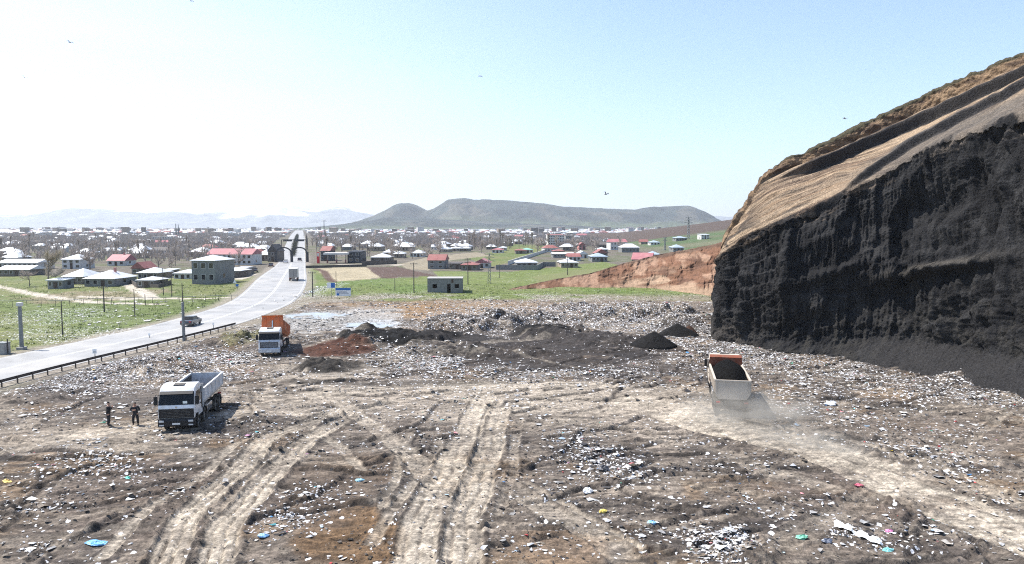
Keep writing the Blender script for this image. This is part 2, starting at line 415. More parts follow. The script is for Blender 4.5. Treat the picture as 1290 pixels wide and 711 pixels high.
def soil_colour(x, y, d, dust, dark, rut, h):
    n1, n2 = fbm(x / 7, y / 4.5, 101), fbm(x / 1.7, y / 1.2, 103); n3 = fbm(x / .45, y / .35, 105, 3); n5 = fbm(x / 30, y / 30, 109, 3)
    st = fbm(x / 4.5, y / .8, 107, 4)
    st2 = fbm((x + y) / 6, (x - y) / .7, 117, 4)
    c = np.zeros(x.shape + (3,)) + np.array((.168, .142, .118))
    c = lerp3(c, (.085, .074, .068), ss(.50, .66, n1 * .55 + n2 * .45) * .9)
    c = lerp3(c, (.27, .232, .192), ss(.52, .68, st) * .7)
    c = lerp3(c, (.19, .135, .085), ss(.56, .7, fbm(x / 5, y / 5, 111)) * .6)
    c = lerp3(c, (.30, .262, .215), ss(.55, .72, n3) * .5)
    c = lerp3(c, (.075, .064, .056), ss(.56, .68, st2) * .65 * ss(.4, .6, n1)); c = lerp3(c, (.075, .065, .058), ss(.58, .70, fbm(x / 6, y / .55, 119, 4)) * .7)
    lit = .025 + .10 * ss(.5, .7, n2)
    def E(u, v, ru, rv, col, s, hard=.7, seed=3, warp=1.3, ws=.35):
        nonlocal c
        c = lerp3(c, col, ell(x, y, u, v, ru, rv, hard, seed, warp, ws) * s)
    # broad soils
    E(560,388,150,13,(.27,.20,.13),.8); E(520,392,70,9,(.30,.20,.11),.6); E(760,380,220,6,(.24,.2,.16),.5)
    E(415,402,95,17,(.33,.318,.30),.85); E(470,408,40,6,(.38,.385,.385),.9)
    E(520,500,260,26,(.36,.315,.262),.75); E(820,528,120,26,(.37,.322,.268),.75); E(120,548,150,20,(.31,.27,.222),.7)
    E(400,470,80,14,(.34,.30,.25),.7); E(720,500,180,20,(.33,.29,.24),.55); E(1150,540,150,25,(.21,.178,.15),.6)
    E(230,630,190,55,(.145,.118,.098),.7); E(430,690,70,45,(.17,.11,.06),.8, .7, 9, 1.6); E(420,610,70,50,(.14,.11,.085),.7); E(700,690,70,25,(.26,.19,.13),.5)
    E(60,470,120,26,(.10,.09,.085),.6); E(130,500,140,12,(.12,.105,.095),.6); E(1100,620,160,30,(.15,.122,.102),.6)
    # tipped dark soil and burnt waste
    E(515,428,80,8,(.010,.0095,.010),.99,.4); E(700,440,150,22,(.050,.044,.042),.85); E(690,421,48,6,(.012,.0115,.0115),.98,.4)
    E(560,425,60,6,(.012,.0115,.012),.95,.4); E(820,465,110,10,(.085,.075,.068),.7); E(425,439,48,8,(.095,.043,.027),.92,.5); E(415,462,38,7,(.022,.021,.02),.85)
    E(600,406,60,6,(.06,.054,.05),.8); E(860,412,45,7,(.045,.043,.043),.6); E(470,482,150,4,(.08,.07,.06),.7); E(650,430,120,14,(.07,.062,.058),.6,.8,21)
    E(720,372,180,3,(.16,.17,.06),.8); E(560,372,90,3,(.17,.16,.07),.6); E(840,376,80,3,(.2,.2,.08),.7); E(320,425,30,9,(.19,.18,.09),.7)
    c = c * .80
    # dust, wheel tracks and the shadow lines painted along their edges
    c = lerp3(c, (.355, .315, .26), np.clip(dust * (.50 + .65 * n2), 0, 1) * .9)
    c = lerp3(c, (.085, .072, .062), rut * .9); c = lerp3(c, (.045, .039, .035), dark * .85)
    low_lying = ss(.1, -.35, h); c = lerp3(c, (.11, .095, .083), low_lying * .35 * (1 - dust))  # tone shifts to grey brown where the ground lies low
    # dense litter
    for u, v, ru, rv, s in ((720,400,210,22,.6),(170,465,170,28,.6),(560,452,110,16,.55),(980,455,120,18,.45),(1160,490,190,22,.4),(760,580,80,28,.3),(1200,580,70,18,.4),(1100,680,60,16,.45),
        (915,690,65,22,.6),(120,590,100,24,.3),(370,640,90,34,.28),(540,640,90,60,.1),(600,420,200,30,.35),(640,470,260,22,.25),(860,440,110,25,.5),(1060,500,120,14,.35)):
        lit = np.maximum(lit, ell(x, y, u, v, ru, rv, .9, 15, 1.2) * s * (.5 + .7 * n2))
    for u, v, ru, rv in ((515,427,85,9),(690,421,52,7),(700,440,150,20),(560,425,60,6),(425,439,52,9),(415,462,40,8)):
        lit = lit * (1 - .92 * ell(x, y, u, v, ru, rv, .6, 3, 1.3, .35))
    lit = lit * (1 - .8 * np.clip(dust, 0, 1))
    c = .165 * (c / .165) ** 1.28
    return c * np.array((.95, .965, .985)), np.clip(lit, 0, .7)

TAN_FIELD = [P(*q) for q in ((397,338),(462,337),(479,350.5),(415,355))]
PLOUGHED = [P(*q) for q in ((462,337),(500,336),(525,342),(550,348.6),(479,350.5))]
BROWN_PLOT = [P(*q) for q in ((504,333),(538,324),(600,318),(620,322),(545,331),(540,341),(512,339))]
GREEN_A = [P(*q) for q in ((362,386),(384,338),(397,338),(415,355),(479,351),(552,349),(545,342),(640,343),(760,330),(830,345),(900,377),(700,376))]
GREEN_B = [P(*q) for q in ((590,326),(650,308),(700,311),(680,322),(620,336))]
FURROW = [P(*q) for q in ((398,339),(408,342),(413,350),(420,355))]
DIRT_ROADS = [([P(*q) for q in ((-60,352),(0,362),(60,372),(115,380),(200,383))], 1.4), ([P(*q) for q in ((100,372),(160,376.5),(230,376.5),(290,375))], 1.2),
              ([P(*q) for q in ((140,344),(160,358),(180,369),(192,376))], 1.5), ([P(*q) for q in ((385,336),(440,333.5),(500,334))], 3.0), ([P(*q) for q in ((320,345),(300,352),(270,352),(200,350))], 1.6)]

def field_colour(x, y):
    n1, n2, n3 = fbm(x / 22, y / 22, 131), fbm(x / 5, y / 5, 133), fbm(x / 1.2, y / 1.2, 135, 3)
    c = np.zeros(x.shape + (3,)) + np.array((.115, .10, .078))
    c = lerp3(c, (.09, .10, .048), ss(.45, .6, n1) * .8)
    c = lerp3(c, (.155, .135, .11), ss(.5, .7, n2) * .6)
    far = ss(500, 1500, y)
    c = lerp3(c, (.115, .10, .088), far * .8)
    left = (x < xl(y)) & (y < 235)
    g = ss(235, 215, y + (n1 - .5) * 30) * left
    gc = np.zeros(x.shape + (3,)) + np.array((.122, .138, .045))
    gc = lerp3(gc, (.165, .165, .075), ss(.48, .62, n2) * .5); gc = lerp3(gc, (.085, .125, .032), ss(.5, .66, n1) * .6); gc = lerp3(gc, (.17, .16, .10), ss(.56, .7, n3) * .25)
    dm = ss(.0, 1, ell(x, y, 120, 372, 90, 7, .8, 5, 1.5) ) ; gc = lerp3(gc, (.20, .155, .105), dm * .7)
    ga = inpoly(x, y, GREEN_A) | (left & (g > .5)) | inpoly(x, y, GREEN_B)
    rgt = (x > xr(y)) & (y < 200) & (y > 140)
    c = np.where((ga | rgt)[..., None], gc, c)
    c = np.where(inpoly(x, y, GREEN_A)[..., None], gc * np.array((.95, 1.05, .9)), c)
    m = inpoly(x, y, TAN_FIELD); c = np.where(m[..., None], np.array((.30, .255, .17)) * (.8 + .4 * n2)[..., None], c)
    m = inpoly(x, y, BROWN_PLOT); c = np.where(m[..., None], np.array((.22, .19, .135)) * (.8 + .4 * n2)[..., None], c)
    m = inpoly(x, y, PLOUGHED); c = np.where(m[..., None], np.array((.085, .055, .043)) * (.85 + .3 * n3)[..., None], c)
    k = y < 420
    if k.any():
        dd, sg, tt = polydist(x[k], y[k], FURROW); cc = c[k]; c[k] = lerp3(cc, (.09, .055, .04), ss(1.6, .9, dd))
        for pts, hw in DIRT_ROADS:
            dd, sg, tt = polydist(x[k], y[k], pts)
            c[k] = lerp3(c[k], (.42, .375, .31), ss(hw * 1.3, hw * .8, dd + (n3[k] - .5) * .8))
        sh = ss(3.5, .3, np.maximum(xl(y[k]) - x[k], x[k] - xr(y[k])) + (n2[k] - .5) * 3)
        c[k] = lerp3(c[k], (.24, .21, .175), sh * .85)
    # the slope beyond on the right
    hz = hillside(x, y); s = ss(.3, 2.0, hz) * (y > 300)
    hc = np.zeros(x.shape + (3,)) + np.array((.07, .105, .043))
    hc = lerp3(hc, (.11, .10, .06), ss(.5, .62, n1) * .5)
    band = ss(600, 640, y + (n1 - .5) * 30) ; hc = lerp3(hc, (.075, .052, .043), band * .95)
    strip = ss(25, 8, np.abs(y - 470 + (n1 - .5) * 20)); hc = lerp3(hc, (.15, .14, .09), strip * .6)
    c = c * (1 - s[..., None]) + hc * s[..., None]
    lit = np.where(y < 230, .012 + .08 * ss(.62, .75, n2), 0.01); lit = lit + .3 * ss(172, 156, y) * (x > -44) * ss(.4, .6, n2)
    c = lerp3(c, (.20, .17, .13), ss(168, 155, y) * (x > -44) * ss(.4, .55, n1 * .5 + n2 * .5) * .9)
    lit = np.maximum(lit, ell(x, y, 60, 400, 90, 14, .9, 25) * .35); lit = np.maximum(lit, ell(x, y, 90, 422, 80, 10, .9, 25) * .45); lit = np.maximum(lit, ell(x, y, 400, 368, 16, 12, .9, 25) * .5)
    return c, lit

def make_ground():
    oy = -25.0
    rr = np.concatenate([np.arange(27, 53, .7), np.arange(53, 98, .11), np.arange(98, 192, .2), 192 * 1.015 ** np.arange(0, 283)])
    an = np.concatenate([np.linspace(-82, -49, 40, endpoint=False), np.linspace(-49, 49, 1120), np.linspace(49, 82, 41)[1:]])
    A, Rr = np.meshgrid(np.radians(an), rr)
    x = Rr * np.sin(A); y = oy + Rr * np.cos(A)
    h, d, dust, dark, rut = relief(x.ravel(), y.ravel(), True)
    X, Y = x.ravel(), y.ravel()
    fc, fl = field_colour(X, Y)
    col = np.ones((X.size, 4)); col[:, :3] = fc; col[:, 3] = fl
    k = d > 0
    sc_, sl = soil_colour(X[k], Y[k], d[k], dust[k], dark[k], rut[k], h[k])
    dd = d[k][:, None]
    col[k, :3] = fc[k] * (1 - dd) + sc_ * dd; col[k, 3] = fl[k] * (1 - d[k]) + sl * d[k]
    co = np.stack([X, Y, h], -1)
    g = np_mesh('ground', co, grid_faces(len(rr), len(an)), attr_mat('soil', fine=((.9, .14), (2.6, .34), (7.0, .34)), bump=.9, bscale=3.6, bdist=.16, speck=True, aniso=((.30, 2.6, 0, .27), (.28, 2.2, .8, .18))), col)
    return struct(g)
make_ground()

# ------------------------------------------------------------------ highway
M_ASPH = mat('dusty_asphalt', (.25, .246, .238), .55, .22, .30, bump=.1, bscale=40, spec=.5, dirt=((.40, .375, .34), .6, .12))
M_PAINT = mat('road_paint', (.50, .50, .48), .6, .18, 1.5)
M_FADED = mat('worn_paint', (.44, .435, .42), .6, .18, 1.0)
def strip(name, fa, fb, y0, y1, z, m, step=2.0):
    ys = [y0]
    while ys[-1] < y1: ys.append(ys[-1] + max(step, ys[-1] * .012))
    ys = np.array(ys); a = fa(ys); b = fb(ys)
    co = np.empty((len(ys) * 2, 3)); co[0::2, 0] = a; co[1::2, 0] = b; co[0::2, 1] = ys; co[1::2, 1] = ys; co[:, 2] = z
    return struct(np_mesh(name, co, grid_faces(len(ys), 2), m))
strip('road', xl, xr, 10, 3100, .03, M_ASPH)
mid = lambda y: (xl(y) + xr(y)) / 2
for off in (-.28, .12):
    strip('road_centre_line', lambda y: mid(y) + off, lambda y: mid(y) + off + .15, 20, 330, .036, M_PAINT)
strip('road_edge_line', lambda y: xl(y) + .5, lambda y: xl(y) + .68, 20, 600, .036, M_FADED)
strip('road_edge_line', lambda y: xr(y) - .68, lambda y: xr(y) - .5, 20, 600, .036, M_FADED)

# pale pool of muddy water on the tip
def pool(cu, cv, ru, rv, seed):
    cx, cy = P(cu, cv); a = ru * cy / F; b = (P(cu, cv - rv)[1] - P(cu, cv + rv)[1]) / 2
    vs = [(cx, cy, 0)]; n = 90
    for i in range(n):
        t = 2 * math.pi * i / n; k = .55 + .8 * float(fbm(np.array([2.2 * math.cos(t) + seed]), np.array([2.2 * math.sin(t)]), 7, 4)[0])
        vs.append((cx + a * k * math.cos(t), cy + b * k * math.sin(t), 0))
    return vs, [(0, i, i % n + 1) for i in range(1, n + 1)]
M_POOL = mat('milky_water', (.27, .29, .30), .22, .12, .2, spec=.5)
for q in ((400,398,42,4.5,1.),(468,409,36,3.4,5.)):
    vs, fs = pool(*q); vs = np.array(vs); z = np.percentile(relief(vs[:,0], vs[:,1]), 60); vs[:, 2] = z + .05
    struct(np_mesh('puddle_water', vs, fs, M_POOL, smooth=False))

# ================================================================== quarried cliff
CL = [  # toe, top of dark face, foot of soil, top of soil; image points with how far back each lies
 ((908,428),(909,322),(918,298),(922,284), 2.5, 2.5, 2.0),
 ((935,433),(936,300),(939,266),(946,252), 3.0, 4.0, 1.2),
 ((975,440),(984,279),(972,222),(977,212), 3.5, 9.0, .9),
 ((1025,445),(1040,256),(1033,203),(1033,186), 4.5, 12., .7),
 ((1090,450),(1100,225),(1100,178),(1100,152), 5.5, 15., .7),
 ((1150,457),(1160,190),(1160,152),(1160,125), 6.5, 17., .7),
 ((1220,472),(1225,165),(1225,123),(1225,96), 7.5, 18., .7),
 ((1290,492),(1290,143),(1290,94),(1290,70), 8.5, 18., .7),
 ((1400,520),(1400,100),(1400,50),(1400,25), 9.0, 18., .7),
 ((1560,560),(1560,60),(1560,0),(1560,-30), 9.5, 18., .7)]
def make_cliff():
    cols = []
    for toe, b, s, t, d1, d2, d3 in CL:
        x, y = P(*toe); T = Vector((x, y, -.4)); B = PD(b[0], b[1], y + d1); S = PD(s[0], s[1], y + d1 + d2); K = PD(t[0], t[1], y + d1 + d2 + d3)
        cols.append([T, B, S, K, K + Vector((9, 22, -1.5)), K + Vector((26, 75, -K.z * .45)), Vector((K.x + 50, K.y + 150, -1.0))])
    c0 = cols[0]
    e1 = [p + Vector((7.5, 17, -max(p.z - 3, 0) * .05)) for p in c0]; e2 = [p + Vector((30, 66, -max(p.z, 0) * .6)) for p in c0]
    cols = [e2, e1] + cols
    # run along the toe, resampled evenly
    L = [0.0]
    for a, b in zip(cols[:-1], cols[1:]): L.append(L[-1] + ((a[0] - b[0]).length + (a[1] - b[1]).length) / 2)
    i0 = L[2]
    us = np.concatenate([np.arange(0, i0 - 4, 1.2), np.arange(i0 - 4, L[9] + 3, .10), np.arange(L[9] + 3, L[-1], .35)])
    rows_t = np.concatenate([np.linspace(0, 1, 260, endpoint=False), 1 + np.linspace(0, 1, 200, endpoint=False), 2 + np.linspace(0, 1, 44, endpoint=False), 3 + np.linspace(0, 1, 12, endpoint=False), 4 + np.linspace(0, 2, 16)])
    C = np.array([[tuple(p) for p in c] for c in cols])          # columns x 7 x 3
    L = np.array(L)
    def along(k):
        out = np.empty((len(us), 3))
        for a in range(3):
            # monotone-ish cubic through the columns
            m = np.gradient(C[:, k, a], L)
            i = np.clip(np.searchsorted(L, us) - 1, 0, len(L) - 2); h = L[i+1] - L[i]; t = (us - L[i]) / h
            out[:, a] = (2*t**3-3*t**2+1)*C[i,k,a] + (t**3-2*t**2+t)*h*m[i] + (-2*t**3+3*t**2)*C[i+1,k,a] + (t**3-t**2)*h*m[i+1]
        return out
    K = np.stack([along(k) for k in range(7)], 1)                 # us x 7 x 3
    i = np.clip(np.floor(rows_t).astype(int), 0, 5); f = (rows_t - i)[None, :, None]
    P0 = K[:, i] * (1 - f) + K[:, i+1] * f                        # us x rows x 3
    U = np.repeat(us[:, None], len(rows_t), 1); Tt = np.repeat(rows_t[None], len(us), 0)
    Z = P0[..., 2]
    # normals of the plain surface
    du = np.gradient(P0, axis=0); dv = np.gradient(P0, axis=1)
    N = np.cross(du, dv); N /= np.linalg.norm(N, axis=-1, keepdims=True) + 1e-9
    face = np.array((-.8, -.6, 0)); sgn = np.sign((N * face).sum(-1)[len(us)//2, 100]); N = N * sgn
    S0 = us[0] * 0 + i0
    s = U - S0                                                     # metres right of the corner
    bed = Z - .47 * s + 3.2 * (fbm(s / 12, Z / 12, 301, 3) - .5)       # height within the dipping beds
    wall = ss(1.06, .98, Tt); tan_ = ss(.97, 1.03, Tt) * ss(2.02, 1.98, Tt); soil = ss(1.98, 2.04, Tt) * ss(3.05, 2.98, Tt)
    D = np.zeros(Z.shape)
    big = fbm(s / 9, Z / 7, 303, 4) - .5
    D += wall * 2.6 * big * ss(.0, .12, Tt)
    D += wall * .55 * (fbm(s / 3.2, Z / 3.6, 305, 3) - .5)
    for wl, am, sd in ((6.3, 1.5, 1), (2.7, .6, 2)):
        ph = s / wl + .9 * (fbm(s / 9, Z / 7, 306 + sd, 3) - .5) + .2 * sd; saw = ph - np.floor(ph); saw = np.where(saw < .84, saw / .84, (1 - saw) / .16)
        D += wall * am * (saw - .5) * ss(.40, .60, fbm(s / 8 + 5 * sd, Z / 5, 308 + sd, 3)) * ss(.05, .2, Tt) * ss(1.0, .9, Tt)
    # buttresses and hollows
    D += wall * 1.5 * np.exp(-((s - 10.5) / .9) ** 2) * ss(3, 7, Z) * ss(17, 12, Z)
    D -= wall * 1.6 * np.exp(-((s - 2.2) / 1.0) ** 2 - ((Z - 6.5) / 3.5) ** 2)
    D += wall * .9 * np.exp(-((s - 4.3) / .8) ** 2) * ss(13, 9, Z)
    D -= wall * 1.9 * np.exp(-((s - 22) / 3.5) ** 2 - ((Z - 6.2) / 2.3) ** 2)      # cave under the shelf
    sl = Z - (10.2 + .22 * (s - 28))
    shelf = np.exp(-((s - 29) / 6.0) ** 2)
    D += wall * shelf * 2.2 * (ss(1.3, -.1, sl) - ss(-.1, -.9, sl) * .95)
    sl2 = Z - (8.8 + .33 * (s - 14)); D += wall * np.exp(-((s - 16) / 5) ** 2) * 1.2 * (ss(1.1, 0, sl2) - .9 * ss(-.2, -1.2, sl2))
    D -= wall * 1.6 * np.exp(-((s - 12.5) / 2.4) ** 2 - ((bed - 10.5) / 1.7) ** 2)
    D -= wall * 1.7 * np.exp(-((s - 30) / 4.5) ** 2 - ((bed - 5.5) / 1.8) ** 2)
    # beds: asymmetric ledges following the dip
    for wl, am, sd in ((3.8, .75, 1), (1.4, .28, 2), (.5, .10, 3)):
        ph = bed / wl + 1.2 * (fbm(s / (wl * 3), bed / (wl * 2), 310 + sd, 3) - .5)
        saw = ph - np.floor(ph); saw = np.where(saw < .8, saw / .8, (1 - saw) / .2)
        msk = ss(.42, .62, fbm(s / 7 + 3 * sd, Z / 6, 314 + sd, 3)) * .8 + ss(7, 1, np.abs(Tt - 1) * 30) * .4
        D += wall * am * (saw - .5) * msk
        D += tan_ * am * .25 * (saw - .5)
    # digger tooth marks: vertical flutes
    flm = ss(.47, .6, fbm(s / 5, Z / 4, 321, 3)) * ss(.12, .25, Tt)
    fl = np.abs(((s + .5 * (fbm(s / 2, Z / 5, 323, 3) - .5)) / .78 + .9 * fbm(s / 1.7, Z / 9, 328, 3)) % 1 - .5) * 2
    D += wall * flm * .34 * (fl - .5) * ss(.3, .6, fbm(s / 1.4, Z / 6, 324, 2))
    flm2 = ss(.5, .58, fbm(s / 4 + 9, Z / 3, 325, 3)); fl2 = np.abs((s / .38 + .6 * fbm(s, Z / 4, 326, 2)) % 1 - .5) * 2
    D += wall * flm2 * .10 * (fl2 - .5)
    # crumbling cinders low on the face
    low = ss(.55, .1, Tt + .35 * (fbm(s / 4, Z / 3, 331, 3) - .5))
    D += wall * (low * .50 * (1 - .85 * ss(17, 27, s) * ss(.15, .08, Tt)) + .09) * (fbm(s / .55, Z / .55, 333, 4) - .5) * 1.1 + wall * .12 * (.5 - np.abs(2 * fbm(s / 1.5, Z / 1.1, 334, 4) - 1))
    D += wall * .12 * (fbm(s / .24, Z / .24, 335, 2) - .5)
    for a_, b_, am, sd in ((2.4, 7.0, .50, 1), (.75, 4.5, .34, 2), (.30, 2.2, .15, 3)):
        rg = 1 - np.abs(2 * fbm(s / a_, Z / b_, 336 + 4 * sd, 3) - 1); D -= wall * am * np.clip((rg - .62) / .38, 0, 1) ** 1.5 * ss(.03, .15, Tt) * (.45 + .9 * fbm(s / 6, Z / 6, 352 + sd, 2))
    # talus fan: the toe creeps outwards
    tal = ss(.13, 0, Tt)
    fan = ss(17, 26, s) * 3.6 * ss(.12, 0, Tt) * (.6 + .8 * fbm(s / 5, s * 0, 341, 3)) + 1.3 * tal * ss(4, 14, s)
    # the tan slope: rills down the dip, dark seams carrying painted overhang shade
    D += tan_ * (.38 * (fbm(s / 2.2, bed / .28, 345, 4) - .5) + .3 * (fbm(s / 5, bed / 1.2, 346, 3) - .5))
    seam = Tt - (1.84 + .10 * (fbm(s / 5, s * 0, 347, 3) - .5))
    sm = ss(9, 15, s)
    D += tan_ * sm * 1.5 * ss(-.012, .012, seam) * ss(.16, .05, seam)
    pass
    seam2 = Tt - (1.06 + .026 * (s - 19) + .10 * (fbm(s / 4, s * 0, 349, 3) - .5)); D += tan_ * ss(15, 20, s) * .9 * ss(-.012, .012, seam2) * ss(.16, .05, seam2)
    # soil cap: ragged, overhanging
    D += soil * (.45 + .9 * (fbm(s / 1.6, Z / 1.2, 351, 4) - .4) + .4 * (fbm(s / .5, Z / .5, 353, 3) - .5))
    cap = ss(2.9, 3.1, Tt); D += cap * ss(5.2, 4, Tt) * .5 * (fbm(P0[..., 0] / 1.5, P0[..., 1] / 1.5, 355, 4) - .5)
    lo_t = ss(2.0, 0.0, Z) 
    D = np.where(s < 3, np.minimum(D, .25 + .25 * np.maximum(s, 0)), D)
    Pn = P0 + N * D[..., None]
    Pn[..., 0] += -fan * .8; Pn[..., 1] += -fan * .6
    # ---- colours, with overhang shade painted in at the seams
    dark = np.array((.0205, .0203, .0213))
    c = np.zeros(Z.shape + (3,)) + dark
    c = lerp3(c, (.036, .0355, .036), ss(.45, .65, fbm(s / 3, bed / 1.2, 361, 4)) * .8)
    c = lerp3(c, (.011, .011, .012), ss(.5, .65, fbm(s / 2, Z / 3, 363, 4)) * .6)
    c = lerp3(c, (.038, .036, .033), low * ss(.4, .65, fbm(s / .8, Z / .8, 365, 4)) * .7)
    c = lerp3(c, (.030, .029, .0295), wall * ss(17, 27, s) * ss(.15, .08, Tt) * .9); c = lerp3(c, (.085, .076, .064), wall * shelf * ss(.9, -.05, np.abs(sl - .35)) * .7)
    c = lerp3(c, (.065, .058, .052), wall * ss(3.5, 1.2, Z) * ss(8, 2, s) * .6)
    tn = np.zeros(Z.shape + (3,)) + np.array((.265, .20, .142))
    bs = fbm(s / 14, bed / .5, 371, 4)
    tn = lerp3(tn, (.36, .29, .215), ss(.5, .65, bs) * .9); tn = lerp3(tn, (.17, .132, .105), ss(.5, .36, bs) * .9); tn = lerp3(tn, (.09, .083, .078), ss(.62, .7, fbm(s / 9, bed / .9, 373, 4)) * .8)
    tn = lerp3(tn, (.12, .095, .078), ss(.54, .62, fbm(s / 9, bed / .22, 378, 4)) * .75); tn = lerp3(tn, (.33, .27, .205), ss(.56, .66, fbm(s / 12, bed / .3, 379, 4)) * .7); tn = lerp3(tn, (.08, .066, .056), ss(.55, .60, fbm(s / 7, bed / .13, 390, 3)) * .55); tn = lerp3(tn, (.36, .30, .23), ss(.57, .63, fbm(s / 6, bed / .15, 391, 3)) * .5); tn = tn * np.array((.92, .85, .78))
    grey = ss(14, 24, s) * ss(1.62, 1.3, Tt); tn = lerp3(tn, (.105, .097, .088), grey * .75)
    edge = Tt - 1 - .26 * (fbm(s / 5, bed / .7, 375, 4) - .5) - .16 * (fbm(s / .8, bed / .4, 377, 3) - .5)
    te = ss(-.05, .09, edge)
    c = c * (1 - te[..., None]) + tn * te[..., None]
    c = lerp3(c, (.035, .034, .035), tan_ * sm * ss(.05, .02, np.abs(seam)) * .97)  # shadow under the overhang painted as a dark band on the seam
    c = lerp3(c, (.04, .038, .038), tan_ * ss(15, 20, s) * ss(.045, .018, np.abs(seam2)) * .97)  # second seam, its shade painted dark likewise
    so = np.zeros(Z.shape + (3,)) + np.array((.19, .130, .082)); so = lerp3(so, (.26, .18, .112), ss(.48, .66, fbm(s / 1.5, Z / .9, 381, 4)) * .9); so = lerp3(so, (.075, .052, .04), ss(.52, .66, fbm(s / 2.5, Z / .6, 383, 4)) * .8)
    sb = ss(1.93, 2.02, Tt + .12 * (fbm(s / 1.5, Z / 1.5, 385, 3) - .5))
    c = c * (1 - sb[..., None]) + so * sb[..., None]
    top = ss(2.82, 2.95, Tt + .1 * (fbm(s / .8, Z / .8, 387, 2) - .5)); c = lerp3(c, (.07, .062, .04), top)
    c = lerp3(c, (.11, .105, .06), ss(3.05, 3.4, Tt))
    dk = ss(9, 3, s) * ss(3.4, 1.1, Tt) * ss(.95, 1.25, Tt) * ss(.5, .6, fbm(s / 2, bed / .7, 389, 3)); c = lerp3(c, (.05, .045, .042), dk * .9)
    nu, nr = Z.shape
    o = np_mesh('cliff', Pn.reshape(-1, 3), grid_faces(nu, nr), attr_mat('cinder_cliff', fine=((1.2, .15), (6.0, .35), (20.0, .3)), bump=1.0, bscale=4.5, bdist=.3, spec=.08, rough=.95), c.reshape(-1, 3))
    struct(o)
    return Pn[:, np.searchsorted(rows_t, 3.0) + 1], us - i0, Pn
CREST, CREST_S, CLP = make_cliff()

# dry tufts along the crest
def tufts(name, pts, hmin, hmax, m, n=7, spread=.25):
    vs, fs = [], []
    for (x, y, z) in pts:
        hh = rnd.uniform(hmin, hmax)
        for k in range(n):
            a = rnd.uniform(0, 6.28); w = rnd.uniform(.02, .06) * (hh / .4 + .4); l = hh * rnd.uniform(.6, 1.1); t = spread * hh * rnd.uniform(.3, 2)
            bx, by = x + rnd.uniform(-1, 1) * spread, y + rnd.uniform(-1, 1) * spread
            i = len(vs); vs += [(bx - w * math.sin(a), by + w * math.cos(a), z - .05), (bx + w * math.sin(a), by - w * math.cos(a), z - .05), (bx + t * math.cos(a), by + t * math.sin(a), z + l)]
            fs.append((i, i+1, i+2))
    o = np_mesh(name, vs, fs, m, smooth=False); o['kind'] = 'stuff'; return o
M_DRY = mat('dry_stalks', (.11, .095, .05), .9, .4, 6)
pts = []
for k in range(520):
    i = rnd.randrange(len(CREST)); 
    if CREST_S[i] < 3: continue
    p = CREST[i]; pts.append((p[0] + rnd.uniform(-.3, .3), p[1] + rnd.uniform(-.2, .8), p[2] - .02))
tufts('dry_grass', pts, .15, .6, M_DRY, 9, .22)

